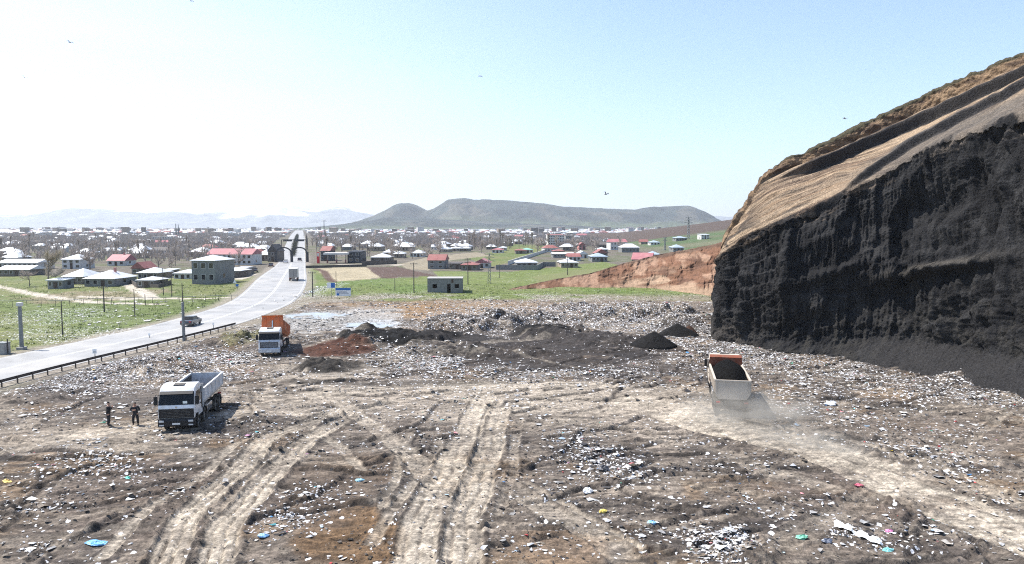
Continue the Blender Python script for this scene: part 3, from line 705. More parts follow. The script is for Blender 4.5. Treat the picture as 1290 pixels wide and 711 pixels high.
# ================================================================== red bank cut into the slope
BK = [((640,365),(641,364.5),.5),((665,364),(668,358.5),2),((700,363.5),(702,351.5),4),((740,363.5),(742,345),5.5),((790,364),(790,331),8),((830,366),(830,321),10),((870,370),(870,314),11),((912,374),(912,305),12),((960,379),(960,295),13),((1040,386),(1040,280),14)]
def make_bank():
    cols = []
    for b, t, dd in BK:
        x, y = P(*b); T = PD(t[0], t[1], y + dd)
        Bq = Vector((x, y, -.3)); Mi = Bq.lerp(T, .35) + Vector((0, -1.2 * T.z / 8, -T.z * .08))
        cols.append([tuple(Bq), tuple(Mi), tuple(T), (T.x + 1, T.y + 6, T.z - .5), (T.x + 6, T.y + 40, T.z * .45 - .3), (T.x + 10, T.y + 95, -.6)])
    C = np.array(cols); n = len(C); L = np.concatenate([[0], np.cumsum(np.linalg.norm(np.diff(C[:, 0], axis=0), axis=1))])
    us = np.arange(0, L[-1], .16); tv = np.concatenate([np.linspace(0, 2, 130, endpoint=False), 2 + np.linspace(0, 1, 14, endpoint=False), 3 + np.linspace(0, 2, 24)])
    K = np.stack([np.stack([np.interp(us, L, C[:, k, a]) for a in range(3)], -1) for k in range(6)], 1)
    i = np.clip(np.floor(tv).astype(int), 0, 4); f = (tv - i)[None, :, None]
    P0 = K[:, i] * (1 - f) + K[:, i+1] * f
    U = np.repeat(us[:, None], len(tv), 1); T = np.repeat(tv[None], len(us), 0); Z = P0[..., 2]
    wall = ss(2.1, 1.95, T) * ss(0, .1, T); amp = np.clip(Z / 3, .25, 1)
    bed = Z - .16 * U + 1.5 * (fbm(U / 8, Z / 6, 401, 3) - .5)
    D = wall * amp * 1.35 * (2.4 * (fbm(U / 6, Z / 4, 403, 4) - .5) + 1.0 * (fbm(U / 1.6, Z / 3, 405, 4) - .5) + .5 * (fbm(U / .6, Z / .8, 407, 3) - .5))
    saw = (bed / 2.1) % 1; D += wall * amp * .9 * (saw - .5)
    D -= wall * amp * 1.0 * ss(.55, .7, fbm(U / 1.4, Z / 8, 409, 2)) * ss(1.2, .7, T)
    P0[..., 1] -= D; P0[..., 2] += ss(1.9, 2.1, T) * ss(4.5, 3, T) * .5 * (fbm(U / 2, P0[..., 1] / 2, 411, 4) - .5)
    low = ss(.85, .35, T + .5 * (fbm(U / 4, Z / 3, 413, 4) - .5))
    c = np.zeros(Z.shape + (3,)) + np.array((.165, .086, .053))
    c = lerp3(c, (.10, .055, .037), ss(.52, .62, fbm(U / 5, bed / 1.0, 415, 4)) * .85)
    c = lerp3(c, (.30, .19, .13), ss(.52, .68, fbm(U / 3, Z / 2, 417, 4)) * .8)
    br = ell_uv = ss(.5, .62, fbm(U / 9 + 4, bed / 2.2, 419, 3)) * ss(25, 32, U) * ss(1.6, 1.2, T)
    c = lerp3(c, (.34, .24, .165), br * .8)
    c = lerp3(c, (.29, .20, .135), low * ss(20, 34, U) * .9)
    c = lerp3(c, (.085, .055, .04), ss(1.86, 1.96, T + .1 * (fbm(U / 1.5, Z, 421, 3) - .5)) * ss(2.4, 2.1, T) * .8)
    g = ss(2.1, 2.5, T); c = lerp3(c, (.115, .135, .05), g * .9)
    struct(np_mesh('excavated_bank', P0.reshape(-1, 3), grid_faces(len(us), len(tv)), attr_mat('red_earth', fine=((1.5, .15), (6, .25)), bump=.7, bscale=2.0, bdist=.2), c.reshape(-1, 3)))
make_bank()

# ================================================================== distant relief
def ridge(name, px, dist, front, back, m, seed, gul, cfun, zbase=-.5):
    us_ = np.array([p[0] for p in px], float); vs_ = np.array([p[1] for p in px], float)
    n = 520; u = np.linspace(us_[0], us_[-1], n)
    v = np.interp(u, us_, vs_); v = np.convolve(np.pad(v, 1, mode='edge'), np.ones(3) / 3, 'valid')
    X = np.empty(n); Zc = np.empty(n)
    for i in range(n):
        q = PD(u[i], v[i], dist); X[i] = q.x; Zc[i] = q.z
    Zc += dist * .0012 * (fbm(u / 9, u * 0, seed, 4) - .5) * np.clip(Zc / 60, 0, 1)
    tv = np.concatenate([np.linspace(0, 1, 90), 1 + np.linspace(.03, 1, 20)])
    T, XX = np.meshgrid(tv, X); ZZ = np.repeat(Zc[:, None], len(tv), 1)
    fr = np.where(T <= 1, ss(-.25, 1.0, T) * 1.0 - ss(-.25, 1, 0) * (1 - T), ss(2.05, .95, T))
    Y = dist + np.where(T <= 1, (T - 1) * front, (T - 1) * back)
    env = np.where(T <= 1, T * (1.02 - T) * 4, .3)
    r = fbm(XX / gul, Y / gul, seed + 3, 5); rid = 1 - np.abs(2 * r - 1)
    Z = ZZ * fr + ZZ * .42 * env * (rid - .62)
    Z = np.where(T <= 0, zbase, np.maximum(Z, zbase))
    c = cfun(XX, Y, Z, T, r)
    return struct(np_mesh(name, np.stack([XX, Y, Z], -1).reshape(-1, 3), grid_faces(n, len(tv)), m, c.reshape(-1, 3)))
M_FAR = attr_mat('far_slopes', fine=((.004, .25), (.02, .3)), bump=0)
def c_hill(X, Y, Z, T, r):
    c = np.zeros(X.shape + (3,)) + np.array((.030, .040, .034))
    n = fbm(X / 240, Y / 240, 501, 5); c = lerp3(c, (.075, .07, .052), ss(.5, .64, n) * .8); c = lerp3(c, (.014, .02, .017), ss(.52, .64, fbm(X / 110, Y / 160, 503, 5)) * .9)
    return lerp3(c, (.08, .10, .05), ss(.35, .1, T) * .8)
def c_mtn(X, Y, Z, T, r):
    c = np.zeros(X.shape + (3,)) + np.array((.22, .235, .25))
    return lerp3(c, (.75, .77, .8), ss(.54, .66, fbm(X / 500, Y / 500, 505, 5) + (Z - 230) / 600) * .8)
ridge('hill', [(425,286),(450,281),(475,273),(490,266),(503,258),(514,255.5),(524,259),(538,265.5),(549,263),(562,255),(573,251.5),(584,250.5),(596,253),(635,254),(680,258),(720,262),(760,264),(800,264),(818,261),(840,260),(860,260),(872,263.5),(882,269),(889,274),(899,281),(930,285),(1000,286)], 5200, 700, 700, M_FAR, 81, 300, c_hill)
ridge('hill', [(400,287),(440,283),(480,277),(500,274),(540,276),(600,279),(660,282),(720,284),(760,287)], 4300, 900, 700, M_FAR, 91, 300, c_hill)
ridge('mountain', [(-420,280),(-200,276),(-60,272),(0,275),(30,270),(60,267),(85,267),(120,263),(150,266),(180,265),(215,267),(250,265),(290,269),(330,268),(352,265),(374,259),(392,265),(408,268),(424,262),(440,261),(452,264),(475,269),(520,270),(600,272),(760,274),(880,272),(930,274),(1100,276),(1400,280)], 13000, 2200, 1000, M_FAR, 95, 700, c_mtn)
# ================================================================== litter over the tip
M_LIT = attr_mat('scraps', rough=.55, fine=((3.0, .12),), bump=.35, bscale=7, bdist=.05, spec=.35)
PAL = np.array([(.72,.72,.73),(.62,.63,.66),(.78,.77,.75),(.48,.47,.46),(.34,.33,.32),(.56,.52,.46),(.045,.043,.045),(.09,.08,.075),(.20,.155,.11),(.42,.55,.68),(.08,.26,.55),(.50,.06,.06),(.55,.22,.24),(.06,.38,.26),(.62,.45,.05),(.55,.30,.42),(.12,.45,.50)])
PW = np.array([26,17,17,12,10,11,9,9,7,2.2,.5,.4,.7,.35,.3,.35,.3]); PW = PW / PW.sum()
PW_DIRTY = np.array([10,8,9,13,15,17,11,13,17,.8,.2,.25,.35,.15,.15,.15,.1]); PW_DIRTY = PW_DIRTY / PW_DIRTY.sum()
def scraps(name, X, Y, size, pw, flat=.24, lift=.0):
    n = len(X); Z = relief(X, Y)
    K = 6
    r = size; ang = rs.uniform(0, 6.283, n); el = rs.uniform(.25, 1.0, n)
    th = np.arange(K)[None] * 2 * np.pi / K + rs.uniform(-.35, .35, (n, K))
    rad = r[:, None] * rs.uniform(.55, 1.2, (n, K))
    px_ = np.cos(th) * rad; py_ = np.sin(th) * rad * el[:, None]
    ca, sa = np.cos(ang)[:, None], np.sin(ang)[:, None]
    V = np.empty((n, K + 1, 3))
    V[:, 1:, 0] = X[:, None] + px_ * ca - py_ * sa; V[:, 1:, 1] = Y[:, None] + px_ * sa + py_ * ca
    tx, ty = rs.normal(0, flat, n), rs.normal(0, flat, n)
    tilt = tx[:, None] * (V[:, 1:, 0] - X[:, None]) + ty[:, None] * (V[:, 1:, 1] - Y[:, None])
    V[:, 1:, 2] = Z[:, None] + .02 + lift + np.abs(tilt) + r[:, None] * rs.uniform(-.08, .20, (n, K))
    V[:, 0, 0] = X + rs.normal(0, .15, n) * r; V[:, 0, 1] = Y + rs.normal(0, .15, n) * r; V[:, 0, 2] = Z + .03 + lift + r * rs.uniform(.03, .45, n)
    base = (np.arange(n) * (K + 1))[:, None]; j = np.arange(K)
    faces = np.stack([np.repeat(base, K, 1), base + 1 + j, base + 1 + (j + 1) % K], -1).reshape(-1, 3)
    ci = rs.choice(len(PAL), n, p=pw); c = PAL[ci] * rs.uniform(.42, .95, (n, 1))
    c = np.repeat(c[:, None], K + 1, 1) * rs.uniform(.9, 1.08, (n, K + 1, 1))
    o = np_mesh(name, V.reshape(-1, 3), faces, M_LIT, c.reshape(-1, 3), smooth=False); o['kind'] = 'stuff'; return o

def zone(u, v, ru, rv, n):
    cx, cy = P(u, v); a = ru * cy / F; b = (P(u, v - rv)[1] - P(u, v + rv)[1]) / 2
    t = rs.normal(0, .55, (n, 2)); return cx + a * t[:, 0], cy + b * t[:, 1]
ZN = [(720,402,210,20,3600),(800,392,120,12,2200),(850,420,60,16,1200),(640,392,120,12,1500),(560,412,60,6,500),(560,452,90,14,1500),(640,455,110,14,900),(480,440,60,8,350),(170,462,130,22,2200),(80,485,100,14,900),(255,448,80,14,1300),(300,425,50,10,500),(240,475,80,10,600),
 (980,452,90,12,900),(1060,475,110,12,650),(1180,490,110,14,600),(1260,505,60,10,500),(930,440,40,8,600),(940,590,60,14,160),(1010,520,90,14,350),
 (720,552,40,14,190),(750,575,50,14,330),(790,600,45,14,180),(700,610,40,12,70),(740,632,80,10,90),(1170,570,60,14,240),(1200,600,60,12,150),(1250,630,60,12,90),(1080,675,60,10,100),(1040,560,90,12,120),
 (915,688,40,14,420),(905,700,34,10,260),(860,672,60,14,120),(110,580,60,10,210),(130,592,50,10,160),(110,560,50,10,80),(60,640,60,16,90),(360,656,44,16,170),(400,625,50,16,90),(40,690,40,12,40),(330,680,40,12,50),
 (620,470,220,14,900),(450,520,150,24,260),(760,470,160,14,500),(620,540,120,30,160),(250,520,120,20,200),(90,520,80,14,220),(1150,540,140,20,420),(970,640,120,26,200),(1180,660,110,24,160),(650,690,80,14,60)]
def clean(X, Y, keep_tracks=True):
    d = dump_mask(X, Y); h, dd, dust, dk, rt = relief(X, Y, True)
    ok = (d > .5) & (rs.uniform(0, 1, X.size) > np.clip(dust, 0, 1) * .85)
    dist = np.hypot(X - 20, Y - 64); ok &= dist > 2.2
    for u, v, ru, rv in ((515,427,85,9),(690,421,52,7),(700,440,150,20),(560,425,60,6),(425,439,52,9),(415,462,40,8),(860,412,40,6),(600,406,50,5),(470,482,150,5),(650,430,120,12)):
        ok &= ~((ell(X, Y, u, v, ru, rv, .6, 3, 1.3, .35) > .4) & (rs.uniform(0, 1, X.size) < .84))
    return X[ok], Y[ok]
xs_, ys_ = [], []
for z in ZN:
    a, b = zone(*z); xs_.append(a); ys_.append(b)
X, Y = clean(np.concatenate(xs_), np.concatenate(ys_))
scraps('litter', X, Y, np.clip(rs.lognormal(-1.98, .55, X.size), .04, .55) * np.interp(Y, [30, 60, 110], [.56, .60, .72]), PW)
# thin spread everywhere, in clumps
n = 135000; Y = 24 + 130 * rs.uniform(0, 1, n) ** .9; X = rs.uniform(-1, 1, n) * Y * .82
den = ss(.47, .68, fbm(X / 6, Y / 4, 601, 5)) * .95 + .10
den = (den - .06) * np.interp(Y, [25, 60, 100, 150], [.36, .45, .8, .75])
k = rs.uniform(0, 1, n) < den; X, Y = clean(X[k], Y[k])
scraps('litter', X, Y, np.clip(rs.lognormal(-2.35, .55, X.size), .03, .4) * np.interp(Y, [30, 60, 110], [.75, .9, 1.5]), PW_DIRTY)
# clods of earth
n = 60000; Y = 24 + 120 * rs.uniform(0, 1, n); X = rs.uniform(-1, 1, n) * Y * .8
k = rs.uniform(0, 1, n) < ss(.45, .7, fbm(X / 3, Y / 2, 611, 4)) * .6 + .05; X, Y = clean(X[k], Y[k])
_p = PAL; PAL = np.array([(.15,.128,.11),(.085,.075,.068),(.05,.046,.044),(.22,.19,.155),(.13,.10,.07)]); 
o = scraps('soil_clods', X, Y, np.clip(rs.lognormal(-2.75, .5, X.size), .03, .28), np.array([.42,.28,.04,.18,.08]), .2)
o.data.materials[0] = attr_mat('clods', rough=.95, fine=((9, .3),), bump=.5)
PAL = _p
# litter caught on the verge grass across the road
n = 2600; n = 800; Y = rs.uniform(82, 150, n); X = xl(Y) - 2 - np.abs(rs.normal(0, 16, n))
den = ss(.45, .65, fbm(X / 7, Y / 3, 621, 3)); k = rs.uniform(0, 1, n) < den; X, Y = X[k], Y[k]
scraps('litter', X, Y, np.clip(rs.lognormal(-1.5, .5, X.size), .08, .6), PW)
a, b = zone(398, 366, 10, 9, 260); scraps('litter', a, b, np.clip(rs.lognormal(-1.5, .45, a.size), .08, .5), PW)
# grass blades on the verge and the meadow
M_GR = mat('grass_blades', (.125, .165, .045), .8, .35, .4)
n = 6000; n = 3500; Y = rs.uniform(84, 190, n); X = xl(Y) - 2.5 - rs.uniform(0, 1, n) ** 1.4 * 70
k = fbm(X / 5, Y / 5, 133) < .58; X, Y = X[k], Y[k]; Z = relief(X, Y)
tufts('grass', list(zip(X, Y, Z)), .10, .38, M_GR, 5, .3)
n = 2500; Y = rs.uniform(151, 190, n); X = rs.uniform(-42, 62, n); Z = relief(X, Y)
tufts('grass', list(zip(X, Y, Z)), .10, .35, M_GR, 5, .3)

# ------------------------------------------------------------------ single pieces one can point at
def bag(u, v, size, col, label, cat, name='plastic_bag', flat=.55, seed=0, el=1.6):
    x, y = P(u, v); z = H(x, y)
    x, y = P(u, v, z); r = random.Random(seed + int(u))
    vs, fs = [], []; nu, nv = 12, 7
    for i in range(nv):
        p = math.pi * i / (nv - 1)
        for j in range(nu):
            t = 2 * math.pi * j / nu; k = size * (.75 + .55 * r.random())
            vs.append((k * el * math.sin(p) * math.cos(t), k * math.sin(p) * math.sin(t), max(-.03, k * flat * (.35 + math.cos(p)))))
    for i in range(nv - 1):
        for j in range(nu): fs.append((i*nu+j, i*nu+(j+1)%nu, (i+1)*nu+(j+1)%nu, (i+1)*nu+j))
    o = MB().add(vs, fs).build(name, mat(name + '_sheet', col, .42, .12, 6, bump=.6, bscale=9, spec=.5))
    o.location = (x, y, z); o.rotation_euler.z = r.uniform(-.5, .5); tag(o, label, cat)
    return o
for a in ((122,685,.36,(.08,.34,.62),'bright blue plastic sheet lying by the dark ruts at lower left','tarp','plastic_sheet',.30,1,2.0),
 (1046,510,.42,(.82,.82,.82),'big bright white bag alone right of the loaded truck','bag','plastic_bag',.7,2,1.5),
 (8,608,.26,(.75,.50,.10),'orange yellow bag at the far left edge of the rubbish','bag','plastic_bag',.6,3,1.4),
 (161,603,.17,(.10,.60,.45),'small turquoise bag right of the white litter patch below the two men','bag','plastic_bag',.6,4,1.6),
 (1010,678,.24,(.16,.52,.33),'green bag on the grey soil between white heap and long white sheet','bag','plastic_bag',.6,5,1.6),
 (1042,683,.22,(.05,.07,.12),'navy and black bag just right of the green bag','bag','plastic_bag',.7,6,1.4),
 (1119,694,.22,(.22,.62,.60),'pale teal bag near the bottom edge below the long white sheet','bag','plastic_bag',.5,7,1.7),
 (821,660,.24,(.22,.48,.75),'light blue bag lying in the middle of the right foreground ruts','bag','plastic_bag',.6,8,1.3),
 (1082,612,.22,(.62,.08,.14),'red bag lying on dark soil below the pale wheel track','bag','plastic_bag',.5,9,1.6),
 (453,606,.24,(.35,.62,.70),'pale cyan bag left of the central wheel tracks','bag','plastic_bag',.5,10,1.4),
 (1120,670,.20,(.62,.18,.38),'pink bag on grey soil right of the long white sheet','bag','plastic_bag',.5,11,1.5),
 (760,592,.32,(.05,.05,.06),'black bin bag in the middle of the white litter streak','bag','bin_bag',.8,12,1.4),
 (741,578,.28,(.06,.06,.06),'black bin bag at the top of the white litter streak','bag','bin_bag',.8,13,1.2),
 (797,586,.22,(.66,.08,.10),'red bag at the right end of the white litter streak','bag','plastic_bag',.6,14,1.4),
 (760,645,.20,(.80,.60,.10),'yellow bag below the white litter streak','bag','plastic_bag',.6,15,1.5),
 (936,684,.20,(.65,.10,.08),'red bag on top of the white heap at the bottom edge','bag','plastic_bag',.7,16,1.3),
 (740,620,.32,(.80,.80,.80),'crumpled white bag standing below the white litter streak','bag','plastic_bag',.7,17,1.3),
 (290,582,.28,(.82,.82,.82),'white bag beside the upper end of the left wheel tracks','bag','plastic_bag',.6,18,1.4),
 (331,676,.22,(.25,.50,.80),'small blue bag right of the left wheel tracks near the bottom','bag','plastic_bag',.5,19,1.6)):
    bag(a[0], a[1], a[2] * .74, tuple(.85 * c_ + .04 for c_ in a[3]), a[4], a[5], a[6], a[7], a[8], a[9])
# long white sheet
x0, y0 = P(1052, 664); x1, y1 = P(1112, 686); vs, fs = [], []
for i in range(14):
    t = i / 13; cx, cy = x0 + (x1 - x0) * t, y0 + (y1 - y0) * t
    for j in range(5):
        w = (j / 4 - .5) * (.42 + .4 * rnd.random()); vs.append((cx + .3 * w + rnd.uniform(-.07, .07), cy + w, H(cx, cy) + .05 + rnd.uniform(0, .16)))
for i in range(13):
    for j in range(4): fs.append((i*5+j, i*5+j+1, (i+1)*5+j+1, (i+1)*5+j))
o = MB().add(vs, fs).build('plastic_sheet', mat('white_film', (.80, .80, .79), .45, .1, 5, bump=.5, bscale=10)); tag(o, 'long crumpled white plastic sheet slanting across the lower right', 'sheet')

# dark soil heaps
def heap(u, v, w, hgt, dep, label, col, seed):
    x, y = P(u, v); z = H(x, y) ; vs, fs = [], []; nr, nc = 34, 72
    for i in range(nr):
        q = i / (nr - 1)
        for j in range(nc):
            t = 2 * math.pi * j / nc; k = q * (1 + .16 * (float(fbm(np.array([2 * math.cos(t) + seed]), np.array([2 * math.sin(t)]), 31, 3)[0]) - .5) * 2)
            a, b = k * w * math.cos(t), k * dep * math.sin(t)
            zz = hgt * (max(0, 1 - q ** 1.15)) * (1 - .0 * q) + (.14 * (float(fbm(np.array([a / .5 + seed]), np.array([b / .5]), 35, 4)[0]) - .5) if q < .98 else 0) - (.25 if q > .97 else 0)
            vs.append((a, b, zz))
    for i in range(nr - 1):
        for j in range(nc): fs.append((i*nc+j, i*nc+(j+1)%nc, (i+1)*nc+(j+1)%nc, (i+1)*nc+j))
    o = MB().add(vs, fs).build('soil_heap', mat('dark_soil', col, .95, .3, 3, bump=.9, bscale=7, spec=.1), smooth=True); o.location = (x, y, z); tag(o, label, 'soil heap', 'dark soil heaps on the rubbish')
heap(824, 438, 2.9, 1.75, 2.2, 'conical black soil heap standing alone on white rubbish, the nearer one', (.012,.0115,.0115), 1.)
heap(853, 422, 3.0, 1.6, 2.0, 'black soil heap with a reddish right end behind the nearer black cone', (.014,.0135,.0135), 6.)
heap(868, 420, 1.3, 1.2, 1.2, 'small red brown soil heap leaning on the farther black heap', (.06,.035,.025), 9.)
# ================================================================== vehicles
M_WHITE = mat('white_paint', (.74, .75, .77), .32, .04, 2, spec=.5, coat=.3, dirt=((.40, .36, .30), .6, 2.6))
M_GREYP = mat('silver_paint', (.46, .49, .54), .35, .05, 2, metal=.2, spec=.5, dirt=((.36, .33, .29), .5, 2.2))
M_BLACK = mat('black_plastic', (.018, .018, .02), .55, .2, 6)
M_GLASS = mat('dark_glass', (.008, .009, .010), .08, .1, 2, spec=.25, dirt=((.06, .058, .05), .2, 3))
M_RUB = mat('rubber', (.022, .021, .02), .85, .2, 8, dirt=((.20, .175, .145), .7, 5))
M_RIM = mat('wheel_steel', (.20, .19, .18), .55, .2, 9, metal=.4, dirt=((.24, .21, .17), .8, 6))
M_STEEL = mat('dusty_chassis', (.05, .048, .046), .7, .2, 5, dirt=((.22, .19, .155), .7, 4))
M_CHROME = mat('bright_steel', (.62, .63, .64), .2, .05, 4, metal=.9)
M_LAMP = mat('headlight_glass', (.55, .57, .58), .12, .05, 8, spec=.8)
M_ORANGE = mat('orange_steel', (.56, .135, .035), .5, .08, 1.2, spec=.4, dirt=((.27, .15, .08), .6, 1.6))
M_RUST = mat('rusty_red_steel', (.19, .055, .028), .7, .2, 2, dirt=((.16, .10, .07), .6, 3))
M_BEIGE = mat('dust_coated_steel', (.47, .41, .34), .75, .07, 1.1, dirt=((.36, .32, .275), .7, 1.5))
M_WBED = mat('worn_white_steel', (.62, .63, .65), .5, .05, 1.5, dirt=((.34, .30, .255), .75, 2.2))
M_BEDIN = mat('scraped_bed_floor', (.085, .08, .075), .7, .3, 2)
M_RED = mat('red_lens', (.45, .02, .015), .3, .1, 4)
M_LOAD = mat('loaded_soil', (.006, .0057, .0055), .95, .35, 5, bump=.9, bscale=6, spec=.05)
M_PLATE = mat('number_plate', (.72, .72, .70), .4, .03, 4)
M_PAPER = mat('paper_card', (.75, .8, .76), .6, .05, 4)

def wheel(root, x, y, r, w, name='wheel', dual=False):
    m = MB(); n = 28; s = 1 if x > 0 else -1
    prof = [(-w/2, r*.60), (-w/2, r*.93), (-w/2*.8, r), (w/2*.8, r), (w/2, r*.93), (w/2, r*.60)]
    vs = [(a, b * math.cos(2*math.pi*k/n), b * math.sin(2*math.pi*k/n)) for a, b in prof for k in range(n)]
    fs = [(i*n+k, i*n+(k+1)%n, (i+1)*n+(k+1)%n, (i+1)*n+k) for i in range(5) for k in range(n)]
    m.add(vs, fs)
    for k in range(n):   # tread blocks
        t = 2*math.pi*(k+.5)/n; c_, s_ = math.cos(t), math.sin(t)
        m.box(-w*.38, w*.38, -r*.05, r*.05, r*.985, r*1.02, 0, Matrix.Rotation(t, 4, 'X'))
    t = m.build(name, M_RUB, root); t.location = (x, y, r)
    q = MB(); rp = [(s*w*.36, r*.60), (s*w*.10, r*.50), (s*w*.10, r*.30), (s*w*.38, r*.27), (s*w*.42, r*.12), (s*w*.42, .001)]
    vs = [(a, b * math.cos(2*math.pi*k/n), b * math.sin(2*math.pi*k/n)) for a, b in rp for k in range(n)]
    q.add(vs, [(i*n+k, i*n+(k+1)%n, (i+1)*n+(k+1)%n, (i+1)*n+k) for i in range(5) for k in range(n)])
    for k in range(10):
        a = 2*math.pi*k/10; q.tube([(s*w*.10, r*.4*math.cos(a), r*.4*math.sin(a)), (s*w*.2, r*.4*math.cos(a), r*.4*math.sin(a))], .022, 5)
    q.build('rim', M_RIM, t)
    return t

def dump_truck(label, loc, rz, cabm, bedm, bedin, facem, raise_deg=0, scale=1.0, load=False, canopy=.5, bedz=1.25, dark_lower=True, pale_face=False):
    root = thing('dump_truck', label, 'truck', loc, rz, 'dump trucks on the tip'); root.scale = (scale,) * 3
    c = MB()
    for s in (-1, 1): c.box(s*.42-.05, s*.42+.05, -4.2, 4.1, .78, 1.06)
    for y in (-4.1, -2.7, -1.2, .5, 2.0, 3.6): c.box(-.40, .40, y-.07, y+.07, .80, 1.02)
    for y in (3.0, 1.35, -1.95, -3.3): c.tube([(-1.0, y, .53), (1.0, y, .53)], .11, 8); c.box(-.2, .2, y-.22, y+.22, .35, .75)
    c.build('chassis', M_STEEL, root)
    for y in (3.0, 1.35, -1.95, -3.3):
        for s in (-1, 1): wheel(root, s*1.02, y, .53, .34 if y > 0 else .5)
    MB().prism([(-.9,.5),(.55,.5),(.6,.6),(.6,1.0),(.55,1.08),(-.9,1.08),(-.95,1.0),(-.95,.6)], -1.2, -.62).build('fuel_tank', M_CHROME, root, bevel=.03)
    MB().box(.65, 1.2, -.8, .3, .52, 1.05).build('air_tank', M_STEEL, root, bevel=.04)
    # cab
    W2 = 1.25; tp = lambda a, b: 1 - .045 * max(0, b - 1.9)
    prof = [(2.12,.92),(3.15,.92),(3.3,1.22),(3.9,1.22),(4.22,.98),(4.34,1.05),(4.36,1.75),(4.30,2.0),(4.02,2.92),(3.80,3.18),(3.3,3.30),(2.5,3.30),(2.18,3.12),(2.12,2.9)]
    cab = MB().prism(prof, -W2, W2, 0, 'x', tp).build('cab', cabm, root, bevel=.055, smooth=False, seg=3)
    def onfront(z): return np.interp(z, [1.05,1.75,2.0,2.92], [4.34,4.36,4.30,4.02])
    def fpanel(x0, x1, z0, z1, name, m, off=.012, th=.02, cut=0, bev=.008):
        q = MB(); ys = [onfront(z0), onfront(z1)]; b = []
        for o_ in (off - th, off):
            b += [(x0, ys[0]+o_, z0), (x1, ys[0]+o_, z0), (x1 - cut, ys[1]+o_, z1), (x0 + cut, ys[1]+o_, z1)]
        q.add(b, [(0,1,2,3),(7,6,5,4),(0,4,5,1),(1,5,6,2),(2,6,7,3),(3,7,4,0)])
        return q.build(name, m, root, bevel=bev)
    ws_ = fpanel(-1.21, 1.21, 1.995, 2.90, 'windscreen', M_GLASS, .016, .03, .04)
    for s in (-.5, .35): MB().tube([(s, onfront(2.02)+.035, 2.03), (s+.5, onfront(2.12)+.03, 2.12)], .012, 4).build('wiper', M_BLACK, root)
    fpanel(-1.18, 1.18, 1.74, 1.985, 'front_lid', facem, .02, .03)
    g = fpanel(-1.05 if not dark_lower else -1.2, 1.05 if not dark_lower else 1.2, 1.06, 1.72, 'grille', M_BLACK, .02, .03)
    for k in range(5): MB().box(-.98, .98, 4.365, 4.40, 1.17 + k*.11, 1.20 + k*.11).build('grille_bar', M_STEEL if dark_lower else facem, g)
    MB().tube([(0, 4.385, 1.845), (0, 4.405, 1.845)], .07, 14).build('badge', M_CHROME, root)
    vis = MB().prism([(4.0,2.88),(4.22,2.74),(4.24,2.77),(4.03,2.95)], -1.12, 1.12).build('sun_visor', M_BLACK, root)
    MB().prism([(3.0,3.302),(3.6,3.262),(3.6,3.312),(3.0,3.352)], -.38, .38).build('roof_hatch', M_STEEL, root, bevel=.012)
    bp = MB().prism([(4.05,.42),(4.40,.42),(4.46,.5),(4.47,.85),(4.42,1.02),(4.05,1.02)], -1.25, 1.25).build('bumper', M_BLACK if dark_lower else facem, root, bevel=.03)
    MB().box(-.27, .27, 4.47, 4.484, .60, .72).build('number_plate', M_PLATE, root)
    for s in (-1, 1):
        hl = MB().box(s*1.0-.17, s*1.0+.17, 4.42, 4.49, .78, .92).build('headlight', M_LAMP, root, bevel=.02)
        MB().box(s*1.0-.16, s*1.0+.16, 4.40, 4.475, .52, .62).build('fog_lamp', M_LAMP, root, bevel=.012)
        # door with its window
        xx = lambda z: s * (W2 * tp(0, z) + .008)
        def side(name, pts, m, par=root, o_=0, th=.018):
            b = [(xx(z) + s*(o_ - th), y, z) for y, z in pts] + [(xx(z) + s*(o_ + .004), y, z) for y, z in pts]; k = len(pts)
            return MB().add(b, [tuple(range(k)), tuple(range(2*k-1, k-1, -1))] + [(i, (i+1)%k, k+(i+1)%k, k+i) for i in range(k)]).build(name, m, par)
        d = side('door', [(2.55,1.25),(3.22,1.25),(3.4,1.45),(4.0,1.45),(4.12,1.75),(4.06,2.05),(3.82,2.95),(2.55,2.95)], cabm, o_=.008)
        side('side_window', [(2.68,2.02),(3.98,1.98),(3.76,2.82),(2.68,2.82)], M_GLASS, d, .014)
        side('handle', [(2.62,1.72),(2.86,1.72),(2.86,1.80),(2.62,1.80)], M_BLACK, d, .03)
        side('rear_side_panel', [(2.2,1.3),(2.48,1.3),(2.48,2.9),(2.2,2.9)], M_BLACK if not pale_face else cabm, root, .006)
        st = MB(); st.box(s*1.0, s*1.24, 3.28, 3.95, .5, .56); st.box(s*1.0, s*1.24, 3.5, 3.95, .86, .92); st.build('step', M_BLACK, root)
        mp = MB(); mp.tube([(s*1.17, 4.12, 2.72), (s*1.42, 4.22, 2.70), (s*1.42, 4.22, 1.95), (s*1.2, 4.22, 2.0)], .02, 6); mr = mp.build('mirror_arm', M_BLACK, root)
        MB().box(s*1.42-.13, s*1.42+.13, 4.14, 4.26, 2.0, 2.62).build('mirror', M_BLACK, mr, bevel=.03)
        fd = MB()
        for yc in (3.0, 1.35): 
            arc = [(yc + .66*math.cos(t), .53 + .66*math.sin(t)) for t in np.linspace(.15, math.pi-.15, 10)]; inn = [(yc + .62*math.cos(t), .53 + .62*math.sin(t)) for t in np.linspace(math.pi-.15, .15, 10)]
            fd.prism(arc + inn, s*.85, s*1.24)
        arc = [(-2.62 + 1.42*math.cos(t), .53 + .68*math.sin(t)) for t in np.linspace(.1, math.pi-.1, 14)]; inn = [(-2.62 + 1.38*math.cos(t), .53 + .64*math.sin(t)) for t in np.linspace(math.pi-.1, .1, 14)]
        fd.build('mudguard', M_BLACK, root)
        MB().box(s*1.0-.14, s*1.0+.14, -4.28, -4.2, .86, .98).build('tail_light', M_RED, root)
